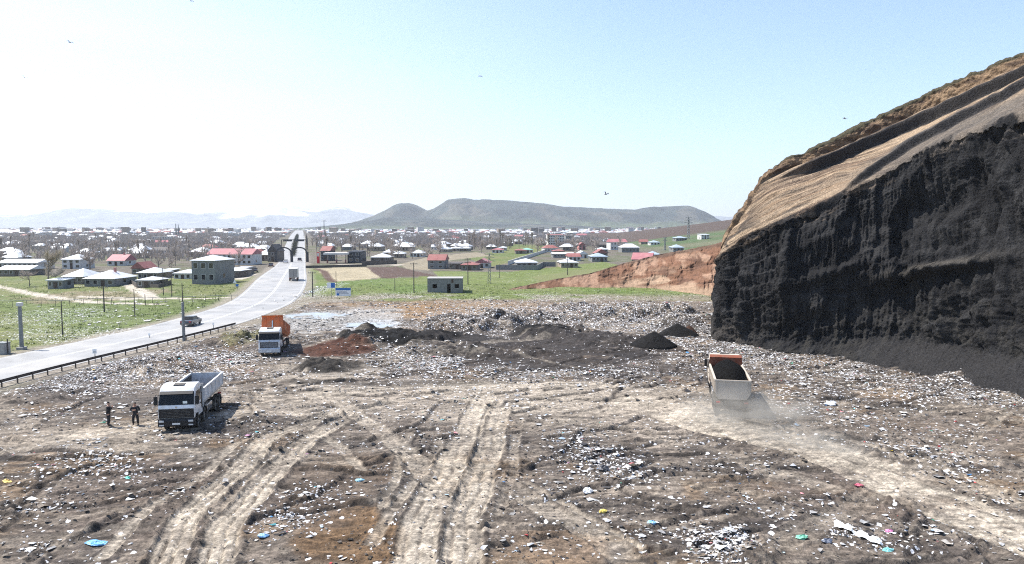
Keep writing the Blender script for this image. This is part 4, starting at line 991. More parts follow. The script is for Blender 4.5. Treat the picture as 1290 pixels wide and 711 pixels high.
    MB().tube([(-.95, 2.02, 1.1), (-.95, 2.02, 3.1)], .10, 10).build('air_intake', M_BLACK, root)
    MB().box(-1.1, 1.1, -4.3, -4.22, .5, .62).build('rear_bumper', M_STEEL, root)
    # tipping body, hinged at the rear
    hz, hy = 1.12, -3.9
    L0, L1, TOP = -4.35 - hy, 1.85 - hy, 2.62 - hz; z0 = bedz - hz; wb, wt = .98, 1.27
    b = MB(); t_ = .07
    def cross(y):   # lower corners chamfered like a real tipper
        o = [(-wb, z0), (wb, z0), (wt, z0 + .42), (wt, TOP), (wt - t_, TOP), (wt - t_, z0 + .45), (wb - .03, z0 + t_), (-wb + .03, z0 + t_), (-wt + t_, z0 + .45), (-wt + t_, TOP), (-wt, TOP), (-wt, z0 + .42)]
        return [(x, y, z) for x, z in o]
    vs = cross(L0) + cross(L1); n = 12
    fs = [(i, (i+1)%n, n+(i+1)%n, n+i) for i in range(n)]
    mi = [0,0,0,0,1,1,1,1,1,0,0,0]
    k0 = len(b.v); b.add(vs, fs); b.m = mi
    b.add([vs[i] for i in (0,1,6,7)], [(0,1,2,3)], 0); b.add([vs[i] for i in (1,2,5,6)], [(0,1,2,3)], 0); b.add([vs[i] for i in (2,3,4,5)], [(0,1,2,3)], 0); b.add([vs[i] for i in (0,7,8,11)], [(0,1,2,3)], 0); b.add([vs[i] for i in (8,9,10,11)], [(0,1,2,3)], 0)
    bed = b.build('dump_body', [bedm, bedin], root); bed.location = (0, hy, hz); bed.rotation_euler.x = R(raise_deg)
    hd = MB(); htop = TOP + (.42 if not load else .60)
    hd.prism([(L1, z0), (L1 + .07, z0), (L1 + .07, htop), (L1, htop)], -wt, wt); hd.build('headboard', [bedm if not pale_face else bedin], bed)
    if canopy: MB().prism([(L1, htop - .05), (L1 + canopy, htop + .10), (L1 + canopy, htop + .16), (L1, htop + .01)], -wt + .02, wt - .02).build('canopy', bedm if not pale_face else bedin, bed)
    for x in (-.8, 0, .8): MB().box(x-.05, x+.05, L1 + .07, L1 + .15, z0 + .1, htop - .15).build('headboard_rib', bedm if not pale_face else bedin, bed)
    for s in (-1, 1):
        MB().prism([(L0 - .02, TOP - .10), (L1, TOP - .10), (L1, TOP + .04), (L0 - .02, TOP + .04)], s*(wt - .09), s*(wt + .05)).build('top_rail', bedm, bed)
        for k in range(6):
            y = L0 + .12 + k * (L1 - L0 - .24) / 5
            MB().box(s*wt if s > 0 else s*wt - .055, s*wt + .055 if s > 0 else s*wt, y-.06, y+.06, z0 + .44, TOP - .12).build('side_rib', bedm, bed)
    tg = MB().prism([(-wb, z0 - .05), (wb, z0 - .05), (wt, z0 + .40), (wt, TOP + .02), (-wt, TOP + .02), (-wt, z0 + .40)], L0 - .075, L0 - .01, 0, 'y').build('tailgate', bedm, bed)
    for x in ((-1.18, 1.18) if pale_face else (-1.1, -.4, .4, 1.1)): MB().box(x-.045, x+.045, L0 - .12, L0 - .077, z0 + .42, TOP - .05).build('tailgate_rib', bedm, tg)
    MB().box(-wt, wt, L0 - .125, L0 - .078, TOP - .10, TOP + .0).build('tailgate_rail', bedm, tg)
    if raise_deg:
        p = bed.matrix_basis @ Vector((0, L1 + .18, htop - .45))
        cy = MB(); a = Vector((0, 1.98, 1.1)); cy.tube([a, a.lerp(p, .5)], .13, 12); cy.tube([a.lerp(p, .5), a.lerp(p, .78)], .105, 12); cy.tube([a.lerp(p, .78), p], .08, 12); cy.build('lift_cylinder', M_CHROME, root)
    if load:
        vs, fs = [], []; nx, ny = 26, 50
        for i in range(ny):
            for j in range(nx):
                x = (j/(nx-1) - .5) * 2 * (wt - .11); y = L0 + .05 + (L1 - L0 - .1) * i/(ny-1)
                q = (x/wt)**2 + ((y - (L0+L1)/2 - .2)/((L1-L0)/2))**2 * .9
                z = TOP - .12 + .92 * max(0, 1 - q) ** .8 + .16 * (float(fbm(np.array([x/.5]), np.array([y/.5]), 77, 4)[0]) - .5)
                vs.append((x, y, z))
        for i in range(ny-1):
            for j in range(nx-1): fs.append((i*nx+j, i*nx+j+1, (i+1)*nx+j+1, (i+1)*nx+j))
        k = len(vs); o = MB().add(vs, fs).build('soil_load', M_LOAD, smooth=True)
        bpy.context.view_layer.update()
        o.matrix_world = root.matrix_world @ Matrix.Translation((0, hy, hz)); tag(o, 'heaped load of dark soil in the dusty truck bed', 'soil load')
    return root

def stand(u, v, z_guess=None):
    x, y = P(u, v); z = H(x, y); x, y = P(u, v, z); return x, y, z
# white tipper facing the camera
def seat(x, y, rz, half=4.0):
    zs = [H(x - math.sin(rz) * t + math.cos(rz) * s_, y + math.cos(rz) * t + math.sin(rz) * s_) for t in (-3, -1.5, 0, 1.5, 3) for s_ in (-1, 1)]
    return float(np.mean(zs)) - .02
rz = R(189.0); x, y = -25.35, 57.2
tw = dump_truck('white eight wheeled tipper with empty bed parked beside the two men', (x, y, seat(x, y, rz)), rz, M_WHITE, M_WBED, M_BEDIN, M_WHITE, 0, 1.02, canopy=0)
MB().box(-.75, -.45, 4.27, 4.30, 2.08, 2.26).build('dashboard_card', M_PAPER, tw).rotation_euler.x = 0
rz = R(189.5); x, y = -29.0, 88.6
dump_truck('silver cabbed tipper with its orange bed tilted up, tipping beside the guardrail', (x, y, seat(x, y, rz)), rz, M_WHITE, M_ORANGE, M_RUST, M_GREYP, 14, .97, canopy=.55, dark_lower=False, pale_face=False)
rz = R(-11.5); x, y = 18.3, 61.3
dump_truck('dusty beige tipper heaped with dark soil driving away towards the cliff', (x, y, seat(x, y, rz) + .05), rz, M_BEIGE, M_BEIGE, M_RUST, M_BEIGE, 0, 1.07, load=True, canopy=.4, pale_face=True)

# dust thrown up behind it
dv = bpy.data.materials.new('raised_dust'); dv.use_nodes = True; nt = dv.node_tree
for n in list(nt.nodes):
    if n.type != 'OUTPUT_MATERIAL': nt.nodes.remove(n)
pv = nt.nodes.new('ShaderNodeVolumePrincipled'); pv.inputs['Color'].default_value = (.86, .80, .70, 1)
tc = nt.nodes.new('ShaderNodeTexCoord'); ln = nt.nodes.new('ShaderNodeVectorMath'); ln.operation = 'LENGTH'; nt.links.new(tc.outputs['Object'], ln.inputs[0])
mr = nt.nodes.new('ShaderNodeMapRange'); mr.inputs['From Min'].default_value = 1.0; mr.inputs['From Max'].default_value = .15; nt.links.new(ln.outputs['Value'], mr.inputs['Value'])
nz = nt.nodes.new('ShaderNodeTexNoise'); nz.inputs['Scale'].default_value = 2.6; nz.inputs['Detail'].default_value = 3; nt.links.new(tc.outputs['Object'], nz.inputs['Vector'])
m2 = nt.nodes.new('ShaderNodeMapRange'); m2.inputs['From Min'].default_value = .35; m2.inputs['From Max'].default_value = .7; m2.inputs['To Max'].default_value = .7; nt.links.new(nz.outputs['Fac'], m2.inputs['Value'])
mm = nt.nodes.new('ShaderNodeMath'); mm.operation = 'MULTIPLY'; nt.links.new(mr.outputs['Result'], mm.inputs[0]); nt.links.new(m2.outputs['Result'], mm.inputs[1])
nt.links.new(mm.outputs[0], pv.inputs['Density']); nt.links.new(pv.outputs['Volume'], [n for n in nt.nodes if n.type == 'OUTPUT_MATERIAL'][0].inputs['Volume'])
def puff(x, y, z, a, b, c, rz=0):
    bm = bmesh.new(); bmesh.ops.create_icosphere(bm, subdivisions=3, radius=1); me = bpy.data.meshes.new('dust_cloud'); bm.to_mesh(me); bm.free(); me.materials.append(dv)
    o = bpy.data.objects.new('dust_cloud', me); COL.objects.link(o); o.location = (x, y, z); o.scale = (a, b, c); o.rotation_euler.z = rz; o['kind'] = 'stuff'
puff(18.0, 55.2, .8, 6.2, 4.4, 2.0)
x, y = P(1010, 562); puff(x, y, .3, 5.5, 3.2, 1.1, R(-35))

# ------------------------------------------------------------------ cars and lorry on the highway
M_CARK = mat('dark_car_paint', (.03, .033, .04), .25, .1, 3, spec=.6, coat=.6)
M_CARW = mat('pale_car_paint', (.66, .67, .68), .3, .05, 3, spec=.5, coat=.4)
def car(label, loc, rz, paint, group=None):
    root = thing('car', label, 'car', loc, rz, group)
    prof = [(-2.2,.32),(2.15,.32),(2.24,.55),(2.15,.78),(1.1,.93),(-1.75,.98),(-2.2,.9),(-2.26,.6)]
    body = MB().prism(prof, -.86, .86).build('body', paint, root, bevel=.07, seg=3)
    cab = MB().prism([(1.05,.90),(.35,1.40),(-.95,1.42),(-1.7,.94)], -.80, .80, 0, 'x', lambda a, b: 1 - .28 * max(0, b - .92)).build('cabin', M_GLASS, root, bevel=.04)
    MB().prism([(.36,1.39),(-.95,1.412),(-.93,1.45),(.34,1.43)], -.66, .66).build('roof', paint, root, bevel=.015)
    for s in (-1, 1):
        for y in (1.35, -1.35): wheel(root, s*.78, y, .31, .2)
        MB().box(s*.62-.16, s*.62+.16, 2.16, 2.235, .58, .72).build('headlight', M_LAMP, root)
        MB().box(s*.62-.15, s*.62+.15, -2.28, -2.2, .68, .82).build('tail_light', M_RED, root)
        MB().prism([(.95,.93),(.33,1.41),(.25,1.41),(.87,.93)], s*.70, s*.82, 0, 'x', lambda a, b: 1 - .26 * max(0, b - .92)).build('pillar', paint, root)
        MB().box(s*.9-.08, s*.9+.08, .72, .88, .95, 1.08).build('mirror', paint, root, bevel=.02)
    return root
x, y = P(241, 410); car('dark saloon car driving on the highway beside the grey lamp post', (x, y, .04), R(4), M_CARK)
for u, v, lab, p_ in ((341.5,336.5,'dark car on the left lane short of the road arches',M_CARK),(377.5,329,'dark car on the right lane passing under the road arches',M_CARK),(360,331.5,'pale car on the left lane beside the arch pillar',M_CARW),(321,343,'black car parked at the junction on the left verge',M_CARK)):
    x, y = P(u, v); car(lab, (x, y, .04), R(16 if u < 370 else 16), p_)
def lorry(label, loc, rz):
    root = thing('lorry', label, 'lorry', loc, rz)
    MB().box(-1.2, 1.2, -3.9, 2.0, 1.0, 3.5).build('cargo_box', mat('cargo_panel', (.66,.63,.58), .5, .06, 1), root, bevel=.03)
    d = MB().box(-1.08, 1.08, -3.96, -3.905, 1.1, 3.35).build('rear_door', mat('cargo_door', (.28,.265,.25), .6, .1, 2), root)
    MB().box(-.02, .02, -4.0, -3.965, 1.2, 3.3).build('door_bar', M_STEEL, d)
    MB().prism([(2.2,.7),(3.9,.7),(3.95,1.7),(3.6,2.7),(2.2,2.8)], -1.15, 1.15).build('cab', M_WHITE, root, bevel=.06)
    MB().box(-.45, .45, -3.9, 3.5, .65, .98).build('chassis', M_STEEL, root)
    for s in (-1, 1):
        for y in (2.9, -2.6): wheel(root, s*.98, y, .48, .34)
        MB().box(s*.9-.12, s*.9+.12, -3.95, -3.88, .75, .9).build('tail_light', M_RED, root)
    MB().box(-1.1, 1.1, -3.95, -3.85, .5, .6).build('rear_bumper', M_STEEL, root)
x, y = P(365.5, 354.5); lorry('white box lorry seen from behind driving away along the highway', (x + .0, y + 3.6, .04), R(14))
# ================================================================== the town
M_ROOFW = mat('pale_sheet_roof', (.62, .64, .66), .45, .06, .5, metal=.15, spec=.5, dirt=((.40, .36, .32), .5, .35))
M_ROOFR = mat('red_sheet_roof', (.24, .09, .08), .6, .15, .5, dirt=((.30, .16, .13), .5, .4))
M_ROOFP = mat('pink_red_roof', (.33, .13, .14), .6, .1, .5, dirt=((.42, .22, .2), .5, .4))
M_ROOFG = mat('green_sheet_roof', (.22, .42, .34), .5, .1, .5)
M_ROOFB = mat('grey_blue_roof', (.30, .36, .42), .5, .1, .5)
M_ROOFD = mat('dark_roof', (.09, .08, .075), .7, .2, .8)
M_WALLW = mat('white_render', (.56, .55, .53), .8, .06, .6, dirt=((.4, .37, .33), .5, .5))
M_WALLG = mat('bare_grey_block', (.205, .21, .205), .9, .14, 1.4, dirt=((.13, .13, .125), .5, .5))
M_WALLD = mat('dark_mud_wall', (.17, .15, .13), .9, .2, .8)
M_WALLB = mat('tan_wall', (.30, .25, .20), .9, .12, .7)
M_WALLP = mat('pink_wall', (.48, .22, .2), .8, .1, .7)
M_BLK = mat('slate_cladding', (.045, .048, .055), .6, .15, .8)
M_PANE = mat('window_pane', (.02, .023, .027), .1, .2, 2, spec=.8)
M_FRM = mat('window_frame', (.50, .49, .47), .6, .05, 2)
M_DOOR = mat('door_wood', (.07, .05, .04), .6, .2, 3)
M_CONC = mat('concrete', (.33, .32, .305), .85, .12, 2, dirt=((.2, .19, .18), .5, 3))
M_LEAD = mat('dark_fence_wood', (.10, .088, .078), .9, .25, 1.2)

def house(label, x, y, z, w, dp, he, hr, rz, roof, wm, rm, wins=(1, 3), door=True, cat='house', group=None, name='house', porch=False, chim=False, eave=.35):
    root = thing(name, label, cat, (x, y, z), rz, group)
    MB().box(-w/2, w/2, 0, dp, -.4, he).build('wall', wm, root)
    e = eave; r = MB()
    if roof == 'hip':
        rl = max(0, (w - dp) / 2 * .9); ry = dp / 2
        if w < dp: rl = 0
        v = [(-w/2-e, -e, he-.05), (w/2+e, -e, he-.05), (w/2+e, dp+e, he-.05), (-w/2-e, dp+e, he-.05), (-rl, ry, he+hr), (rl if rl else .05, ry, he+hr), (-w/2-e, -e, he+.06), (w/2+e, -e, he+.06), (w/2+e, dp+e, he+.06), (-w/2-e, dp+e, he+.06)]
        r.add(v, [(3,2,1,0), (0,1,7,6), (1,2,8,7), (2,3,9,8), (3,0,6,9), (6,7,5,4), (7,8,5), (8,9,4,5), (9,6,4)])
    elif roof == 'gable':
        r.prism([(-e, he-.02), (dp+e, he-.02), (dp/2, he+hr)], -w/2-e, w/2+e)
    elif roof == 'gable_front':
        r.add([(-w/2-e,-e,he), (w/2+e,-e,he), (0,-e,he+hr), (-w/2-e,dp+e,he), (w/2+e,dp+e,he), (0,dp+e,he+hr)], [(0,1,2),(3,5,4),(0,2,5,3),(1,4,5,2),(0,3,4,1)])
    else:
        r.prism([(-e, he), (dp+e, he + hr*.4), (dp+e, he+hr*.4+.18), (-e, he+.18)], -w/2-e, w/2+e)
    ro = r.build('roof', rm, root)
    if chim: MB().box(w*.15-.25, w*.15+.25, dp*.5-.25, dp*.5+.25, he+hr*.5, he+hr+.6).build('chimney', M_WALLP, ro)
    nr, nc = wins
    fh = he / max(nr, 1)
    for a in range(nr):
        for b in range(nc):
            cx = -w/2 + w * (b + .5) / nc; zc = fh * a + fh * .56
            ww = min(w / nc * .26, .62); wh = min(fh * .24, .7)
            if door and a == 0 and b == nc // 2:
                d = MB().box(cx-.5, cx+.5, -.05, -.002, .02, min(2.1, he*.8)).build('door', M_DOOR, root); continue
            f = MB(); 
            f.box(cx-ww-.08, cx-ww, -.07, -.002, zc-wh-.08, zc+wh+.08).box(cx+ww, cx+ww+.08, -.07, -.002, zc-wh-.08, zc+wh+.08)
            f.box(cx-ww, cx+ww, -.07, -.002, zc+wh, zc+wh+.08).box(cx-ww, cx+ww, -.07, -.002, zc-wh-.08, zc-wh)
            fo = f.build('window', M_FRM, root)
            MB().box(cx-ww+.002, cx+ww-.002, -.028, -.003, zc-wh+.002, zc+wh-.002).build('pane', M_PANE, fo)
    for s in (-1, 1):   # one opening on each flank
        f = MB().box(s*w/2 + s*.002, s*(w/2+.05), dp*.4, dp*.4+1.1, fh*.4, fh*.4+min(1.2, fh*.45)).build('window', M_PANE, root)
    return root

def house_px(label, x0, x1, vb, ve, vt, dp, roof, wm, rm, wins=(1,3), rz=None, z=0.0, **k):
    X, Y = P((x0 + x1) / 2, vb, z); s = Y / F
    w = (x1 - x0) * s; he = CH - (ve - HOR) * s - z; hr = max(.4, (ve - vt) * s * 1.15 - dp * .5 * s * 0)
    he = max(1.9, he)
    if roof == 'hip': hr = max(.8, CH - (vt - HOR) * (Y + dp / 2) / F - z - he)
    return house(label, X, Y, z, w * .93, dp, he, hr, R(-4 if X < 0 else 4) if rz is None else R(rz), roof, wm, rm, wins, **k)

HOUSES = [
 ('unfinished two storey grey block house with white hip roof by the highway', 239.5,274,357.5,328.5,321,9.5,'hip',M_WALLG,M_ROOFW,(2,3),dict(door=False, rz=-9)),
 ('long white two storey apartment block under a crimson roof left of the highway', 258,320,334,320.5,314.5,10,'gable',M_WALLW,M_ROOFP,(2,9),dict(cat='apartment block', name='apartment_block', door=False, chim=True)),
 ('small white walled house with pale roof left of the grey block house', 218,242,353,347,339,8,'hip',M_WALLW,M_ROOFW,(1,3),{}),
 ('low dark walled house with white roof right of the grey block house', 275,303,349.5,343.5,337,8,'hip',M_WALLD,M_ROOFW,(1,4),{}),
 ('dark shed with flat pale roof behind the low dark walled house', 296,309,346,341,340,5,'flat',M_WALLD,M_ROOFW,(1,2),dict(cat='shed', name='shed')),
 ('white roofed grey house with a dark ridge beside the dirt lane', 104,146,361,351.5,340,10,'hip',M_WALLG,M_ROOFW,(1,4),dict(chim=True)),
 ('white roofed house with dark wall between the bare willow and the lane house', 78,106,358,349,338,9,'hip',M_WALLD,M_ROOFW,(1,3),{}),
 ('long low white roofed shed in front of the big bare willow', 59,81,363.5,358,355,4,'flat',M_WALLG,M_ROOFW,(1,3),dict(cat='shed', name='shed')),
 ('two storey white house with stacked pale roofs above the lane houses', 77,103,339,327,320,8,'hip',M_WALLW,M_ROOFW,(2,3),{}),
 ('grey house with broad white hip roof at the left edge', 1,24,331,324.5,317,8,'hip',M_WALLG,M_ROOFW,(1,3),{}),
 ('long white hall with low roof at the left edge', -6,50,340,331,327.5,9,'gable',M_WALLW,M_ROOFW,(1,8),dict(cat='hall', name='hall', door=False)),
 ('long low barn with white roof below the white hall', -5,40,347.5,342,338,7,'gable',M_WALLD,M_ROOFW,(1,6),dict(cat='barn', name='barn')),
 ('white hip roofed house right of the lane with dark walls', 172,200,352.5,346,336.5,8,'hip',M_WALLD,M_ROOFW,(1,4),{}),
 ('small low house with white roof by the bend of the lane', 171.5,197,363,357.5,351,6,'hip',M_WALLD,M_ROOFW,(1,3),{}),
 ('little red roofed house behind the lane house', 165,183,346,342,335,7,'gable_front',M_WALLD,M_ROOFR,(1,2),{}),
 ('faded pink roofed house among the bare trees on the left', 134,158,335,328.5,322,8,'gable',M_WALLW,M_ROOFP,(1,3),dict(chim=True)),
 ('flat dark outbuilding with pale lid near the lane', 202,216,349,344.5,344,5,'flat',M_WALLD,M_ROOFW,(1,2),dict(cat='shed', name='shed')),
 ('white gabled house beside the left end of the road arches', 325,338,329,321,314,8,'hip',M_WALLB,M_ROOFW,(1,3),{}),
 ('dark brown two storey building left of the road arches', 337,350,330,317,309,8,'gable_front',M_WALLD,M_ROOFD,(2,3),{}),
 ('dark cube shaped building with light panels beside the filling station', 437,455,331.5,317.5,317,9,'flat',M_BLK,M_BLK,(2,2),dict(cat='building', name='building', door=False, eave=.05)),
 ('red brown two storey building at the left end of the filling station', 403.5,416,329,316,311,8,'gable',M_BLK,M_ROOFR,(2,3),dict(cat='building', name='building')),
 ('broad white hip roofed house right of the dark cube building', 466,491,330,326,319,9,'hip',M_WALLD,M_ROOFW,(1,4),{}),
 ('white hip roofed house second right of the dark cube building', 482,494,323,319,314,8,'hip',M_WALLB,M_ROOFW,(1,3),{}),
 ('pale roofed tan house behind the ploughed field', 495,508,325,320.5,316,8,'hip',M_WALLB,M_ROOFW,(1,3),{}),
 ('wide pale roof of a house above the brown plot', 516,534,324,319.5,314.5,9,'hip',M_WALLW,M_ROOFW,(1,4),{}),
 ('grey three storey house with red roof standing alone in the green field', 538,561,339,328,322,9,'gable',M_WALLG,M_ROOFR,(2,2),dict(door=False)),
 ('dark green container like shed beside the red roofed grey house', 564.5,580,339.5,333.5,333,5,'flat',M_WALLD,M_ROOFD,(1,2),dict(cat='shed', name='shed')),
 ('low house with dark red hip roof beside the utility pole', 580,602,341,335,329.5,8,'hip',M_WALLD,M_ROOFR,(1,3),{}),
 ('white gabled house with pink red roof behind the dark red one', 596.5,617,338,331.5,327,8,'gable_front',M_WALLW,M_ROOFP,(1,3),{}),
 ('white pyramid roofed house inside the walled yard', 650,678,337.5,333,325.5,11,'hip',M_WALLG,M_ROOFW,(1,4),{}),
 ('small white pyramid roofed house standing on the green field by a pole', 706,729,337.5,333,326,10,'hip',M_WALLB,M_ROOFW,(1,4),{}),
 ('grey blue roofed house with a red gable above it at the field edge', 745,766,330,323.5,318.5,9,'hip',M_WALLG,M_ROOFB,(1,4),{}),
 ('red gabled house behind the grey blue roofed one', 750,766,324,321,316.5,8,'gable_front',M_WALLD,M_ROOFR,(1,2),{}),
 ('big white six storey hotel block among the bare trees', 690,711.5,312,296.5,295,14,'flat',M_WALLW,M_ROOFR,(5,7),dict(cat='hotel', name='hotel', door=False, eave=.1)),
 ('dark block standing right of the white hotel', 712.5,722,309,297.5,297,10,'flat',M_WALLG,M_ROOFD,(3,3),dict(cat='building', name='building', door=False, eave=.1)),
 ('low house with brick red roof below the white hotel', 697,712,321,317.5,314,8,'hip',M_WALLB,M_ROOFR,(1,3),{}),
 ('long pale roofed hall beneath the white hotel', 696,724,325,322,320.5,9,'gable',M_WALLG,M_ROOFW,(1,6),dict(cat='hall', name='hall', door=False)),
 ('red and white house right of the long pale hall', 716,732,329,324.5,321,9,'gable',M_WALLW,M_ROOFR,(1,3),{}),
 ('red tower like house right of the hotel', 729,738,315,309,306,8,'gable_front',M_WALLP,M_ROOFR,(2,2),{}),
 ('white gabled house right of the red and white one', 728,741,325.5,321,317.5,8,'gable_front',M_WALLW,M_ROOFW,(1,2),{}),
 ('small house with turquoise green roof in the village middle', 658,672,319,316.5,312.5,8,'hip',M_WALLW,M_ROOFG,(1,3),{}),
 ('dark red roofed house left of the turquoise green roof', 649,664,320,317.5,313.5,8,'hip',M_WALLD,M_ROOFR,(1,3),{}),
 ('wide faded red roofed house on the green rise', 619,634,319,316,312.5,8,'hip',M_WALLW,M_ROOFP,(1,3),{}),
 ('white hip roofed house next to the faded red one', 628,638,316,313.5,311,7,'hip',M_WALLW,M_ROOFW,(1,3),{}),
 ('left one of the pair of white pyramid roofs on the brown rise', 565,580,317,314,310.5,9,'hip',M_WALLB,M_ROOFW,(1,3),{}),
 ('right one of the pair of white pyramid roofs on the brown rise', 580,592,317,314.2,311,8,'hip',M_WALLD,M_ROOFW,(1,3),{}),
 ('white hip roofed house above the grey blue roofed one', 752.5,766,318.5,315,311.5,8,'hip',M_WALLG,M_ROOFW,(1,3),{}),
 ('big red gable roof peeping over the red earth bank', 795,821,333,328.5,321.5,10,'gable',M_WALLD,M_ROOFP,(1,3),dict(rz=-18)),
 ('white house with blue roof peeping over the red earth bank', 818,832.5,326,321,316.5,9,'hip',M_WALLW,M_ROOFB,(1,3),{}),
 ('grey house with blue grey roof on the green slope', 847.5,862,317.5,312,308,9,'hip',M_WALLG,M_ROOFB,(1,3),dict(hill=1)),
 ('pale square two storey house high on the green slope', 883,894,302,296,294.5,9,'flat',M_WALLW,M_ROOFW,(2,3),dict(hill=1)),
 ('long grey roofed house left of the pale square house on the slope', 851,866,304,300,297.5,9,'hip',M_WALLG,M_ROOFB,(1,4),dict(hill=1)),
 ('pale blue roofed house at the foot of the green slope', 819,832,309,306,303,8,'hip',M_WALLW,M_ROOFB,(1,3),dict(hill=1)),
 ('small red roofed house at the foot of the green slope', 807,817,308,305.5,303,7,'gable',M_WALLB,M_ROOFR,(1,2),dict(hill=1)),
]
for lab, x0, x1, vb, ve, vt, dp, roof, wm, rm, wins, kw in HOUSES:
    kw = dict(kw); z = 0.0
    if kw.pop('hill', 0):
        for it in range(12):
            X_, Y_ = P((x0+x1)/2, vb, z); z = .5 * z + .5 * float(hillside(np.array([X_]), np.array([Y_]))[0])
        if not 250 < P((x0+x1)/2, vb, z)[1] < 1100: z = 2.0
        z -= .1
    house_px(lab, x0, x1, vb, ve, vt, dp, roof, wm, rm, wins, z=z, **kw)

# the roofless grey block house at the edge of the tip
X, Y = P(560.5, 369.5); s = Y / F; w = 44 * s; he = 17.5 * s
root = thing('block_hut', 'flat roofed bare grey block hut alone at the far edge of the tip', 'hut', (X, Y, H(X, Y) - .05), R(2))
m = MB(); ops = [(-w/2+1.15, -w/2+2.15, 1.0, 1.95), (w/2-3.45, w/2-2.65, .02, 2.0), (w/2-1.75, w/2-.75, 1.0, 1.95)]; xs_ = [-w/2] + [q for o_ in ops for q in o_[:2]] + [w/2]
for i in range(0, len(xs_), 2): m.box(xs_[i], xs_[i+1], 0, .2, -.3, he)
for a, b_, z0_, z1_ in ops: m.box(a, b_, 0, .2, z1_, he); (m.box(a, b_, 0, .2, -.3, z0_) if z0_ > .1 else None)
m.box(-w/2, w/2, 5.2, 5.4, -.3, he).box(-w/2, -w/2+.2, .2, 5.2, -.3, he).box(w/2-.2, w/2, .2, 5.2, -.3, he)
m.build('wall', M_WALLG, root); MB().box(-w/2-.12, w/2+.12, -.12, 5.52, he, he+.16).build('roof', M_CONC, root)
for a, b_, z0_, z1_ in ops:
    if z0_ > .1: MB().box(a - .1, b_ + .1, -.05, -.002, z0_ - .1, z0_).build('sill', M_CONC, root)
MB().box(w/2-2.5, w/2-2.0, -.04, -.002, 2.25, he-.05).build('vent_opening', M_PANE, root)

# filling station canopy
X, Y = P(425, 332); root = thing('filling_station', 'white canopy of a roadside filling station beside the dark cube building', 'filling station', (X, Y, 0), R(6))
MB().box(-5.5, 4.6, -1, 6, 3.6, 4.3).build('canopy', M_WALLW, root); 
for x_ in (-4.2, -.5, 3.2):
    MB().box(x_-.18, x_+.18, 2.2, 2.56, -.1, 3.6).build('pillar', M_CONC, root)
    MB().box(x_-.3, x_+.3, 1.2, 1.7, .0, 1.5).build('pump', M_ROOFR, root)
X, Y = P(401, 332); root = thing('price_pillar', 'red pillar sign at the filling station entrance', 'sign', (X, Y, 0), 0); MB().box(-.55, .55, -.2, .2, 0, 4.6).build('panel', mat('sign_red', (.55,.04,.05), .4, .05, 2), root); MB().box(-.45, .45, -.24, -.205, 2.9, 4.2).build('price_board', M_WALLW, root)

# yard walls
def wall_px(label, pts, hgt, m, name='yard_wall', cat='wall', th=.25):
    mb = MB()
    for (a, b) in zip(pts[:-1], pts[1:]):
        p, q = Vector(P(*a)), Vector(P(*b)); d = (q - p); n_ = Vector((-d.y, d.x)).normalized() * th / 2
        v = [(p.x-n_.x, p.y-n_.y, -.2), (q.x-n_.x, q.y-n_.y, -.2), (q.x+n_.x, q.y+n_.y, -.2), (p.x+n_.x, p.y+n_.y, -.2)]
        v += [(x, y, hgt) for x, y, z in v]; mb.add(v, [(0,3,2,1),(4,5,6,7),(0,1,5,4),(1,2,6,5),(2,3,7,6),(3,0,4,7)])
    return tag(mb.build(name, m), label, cat)
wall_px('long grey yard wall round the white pyramid roofed house', [(625,340),(676,340.5),(684,336),(700,336)], 1.7, M_WALLG)
wall_px('pale wall slanting up behind the white pyramid roofed house', [(640,334),(690,317)], 1.6, M_WALLW)
wall_px('low dark fence along the filling station forecourt', [(385,338),(462,336)], .9, M_LEAD, 'fence', 'fence', .15)
wall_px('dark plank fence round the low dark walled house', [(276,352),(310,349),(320,344)], 1.4, M_LEAD, 'fence', 'fence', .12)
wall_px('grey plank fence behind the filling station', [(456,334.5),(500,333)], 1.6, M_LEAD, 'fence', 'fence', .12)
wall_px('broken dark yard fence below the lane houses', [(150,350),(172,362),(200,364),(216,358)], 1.1, M_LEAD, 'fence', 'fence', .12)
wall_px('low white garden wall right of the apartment block', [(285,344),(322,340)], 1.2, M_WALLB)

# farther houses, one mesh each, copied
def far_house(w, dp, he, hr, wm, rm, roof):
    m = MB(); m.box(-w/2, w/2, -dp/2, dp/2, -.4, he, 0); e = .4
    if roof == 'hip':
        m.add([(-w/2-e,-dp/2-e,he), (w/2+e,-dp/2-e,he), (w/2+e,dp/2+e,he), (-w/2-e,dp/2+e,he), (-w*.2,0,he+hr), (w*.2,0,he+hr)], [(3,2,1,0),(0,1,5,4),(1,2,5),(2,3,4,5),(3,0,4)], 1)
    elif roof == 'gable':
        k = len(m.f); m.add([(-w/2-e,-dp/2-e,he), (w/2+e,-dp/2-e,he), (w/2+e,dp/2+e,he), (-w/2-e,dp/2+e,he), (-w/2-e,0,he+hr), (w/2+e,0,he+hr)], [(3,2,1,0),(0,1,5,4),(1,2,5),(2,3,4,5),(3,0,4)], 1)
    else: m.box(-w/2-.2, w/2+.2, -dp/2-.2, dp/2+.2, he, he+.25, 1)
    for k in range(int(w // 2.4)):
        x_ = -w/2 + 1.2 + k * 2.4
        for z_ in ([1.0] if he < 4.5 else np.arange(1.0, he - 1.5, 2.9)): m.box(x_-.45, x_+.45, -dp/2-.06, -dp/2-.003, z_, z_+1.1, 2)
    return m, [wm, rm, M_PANE]
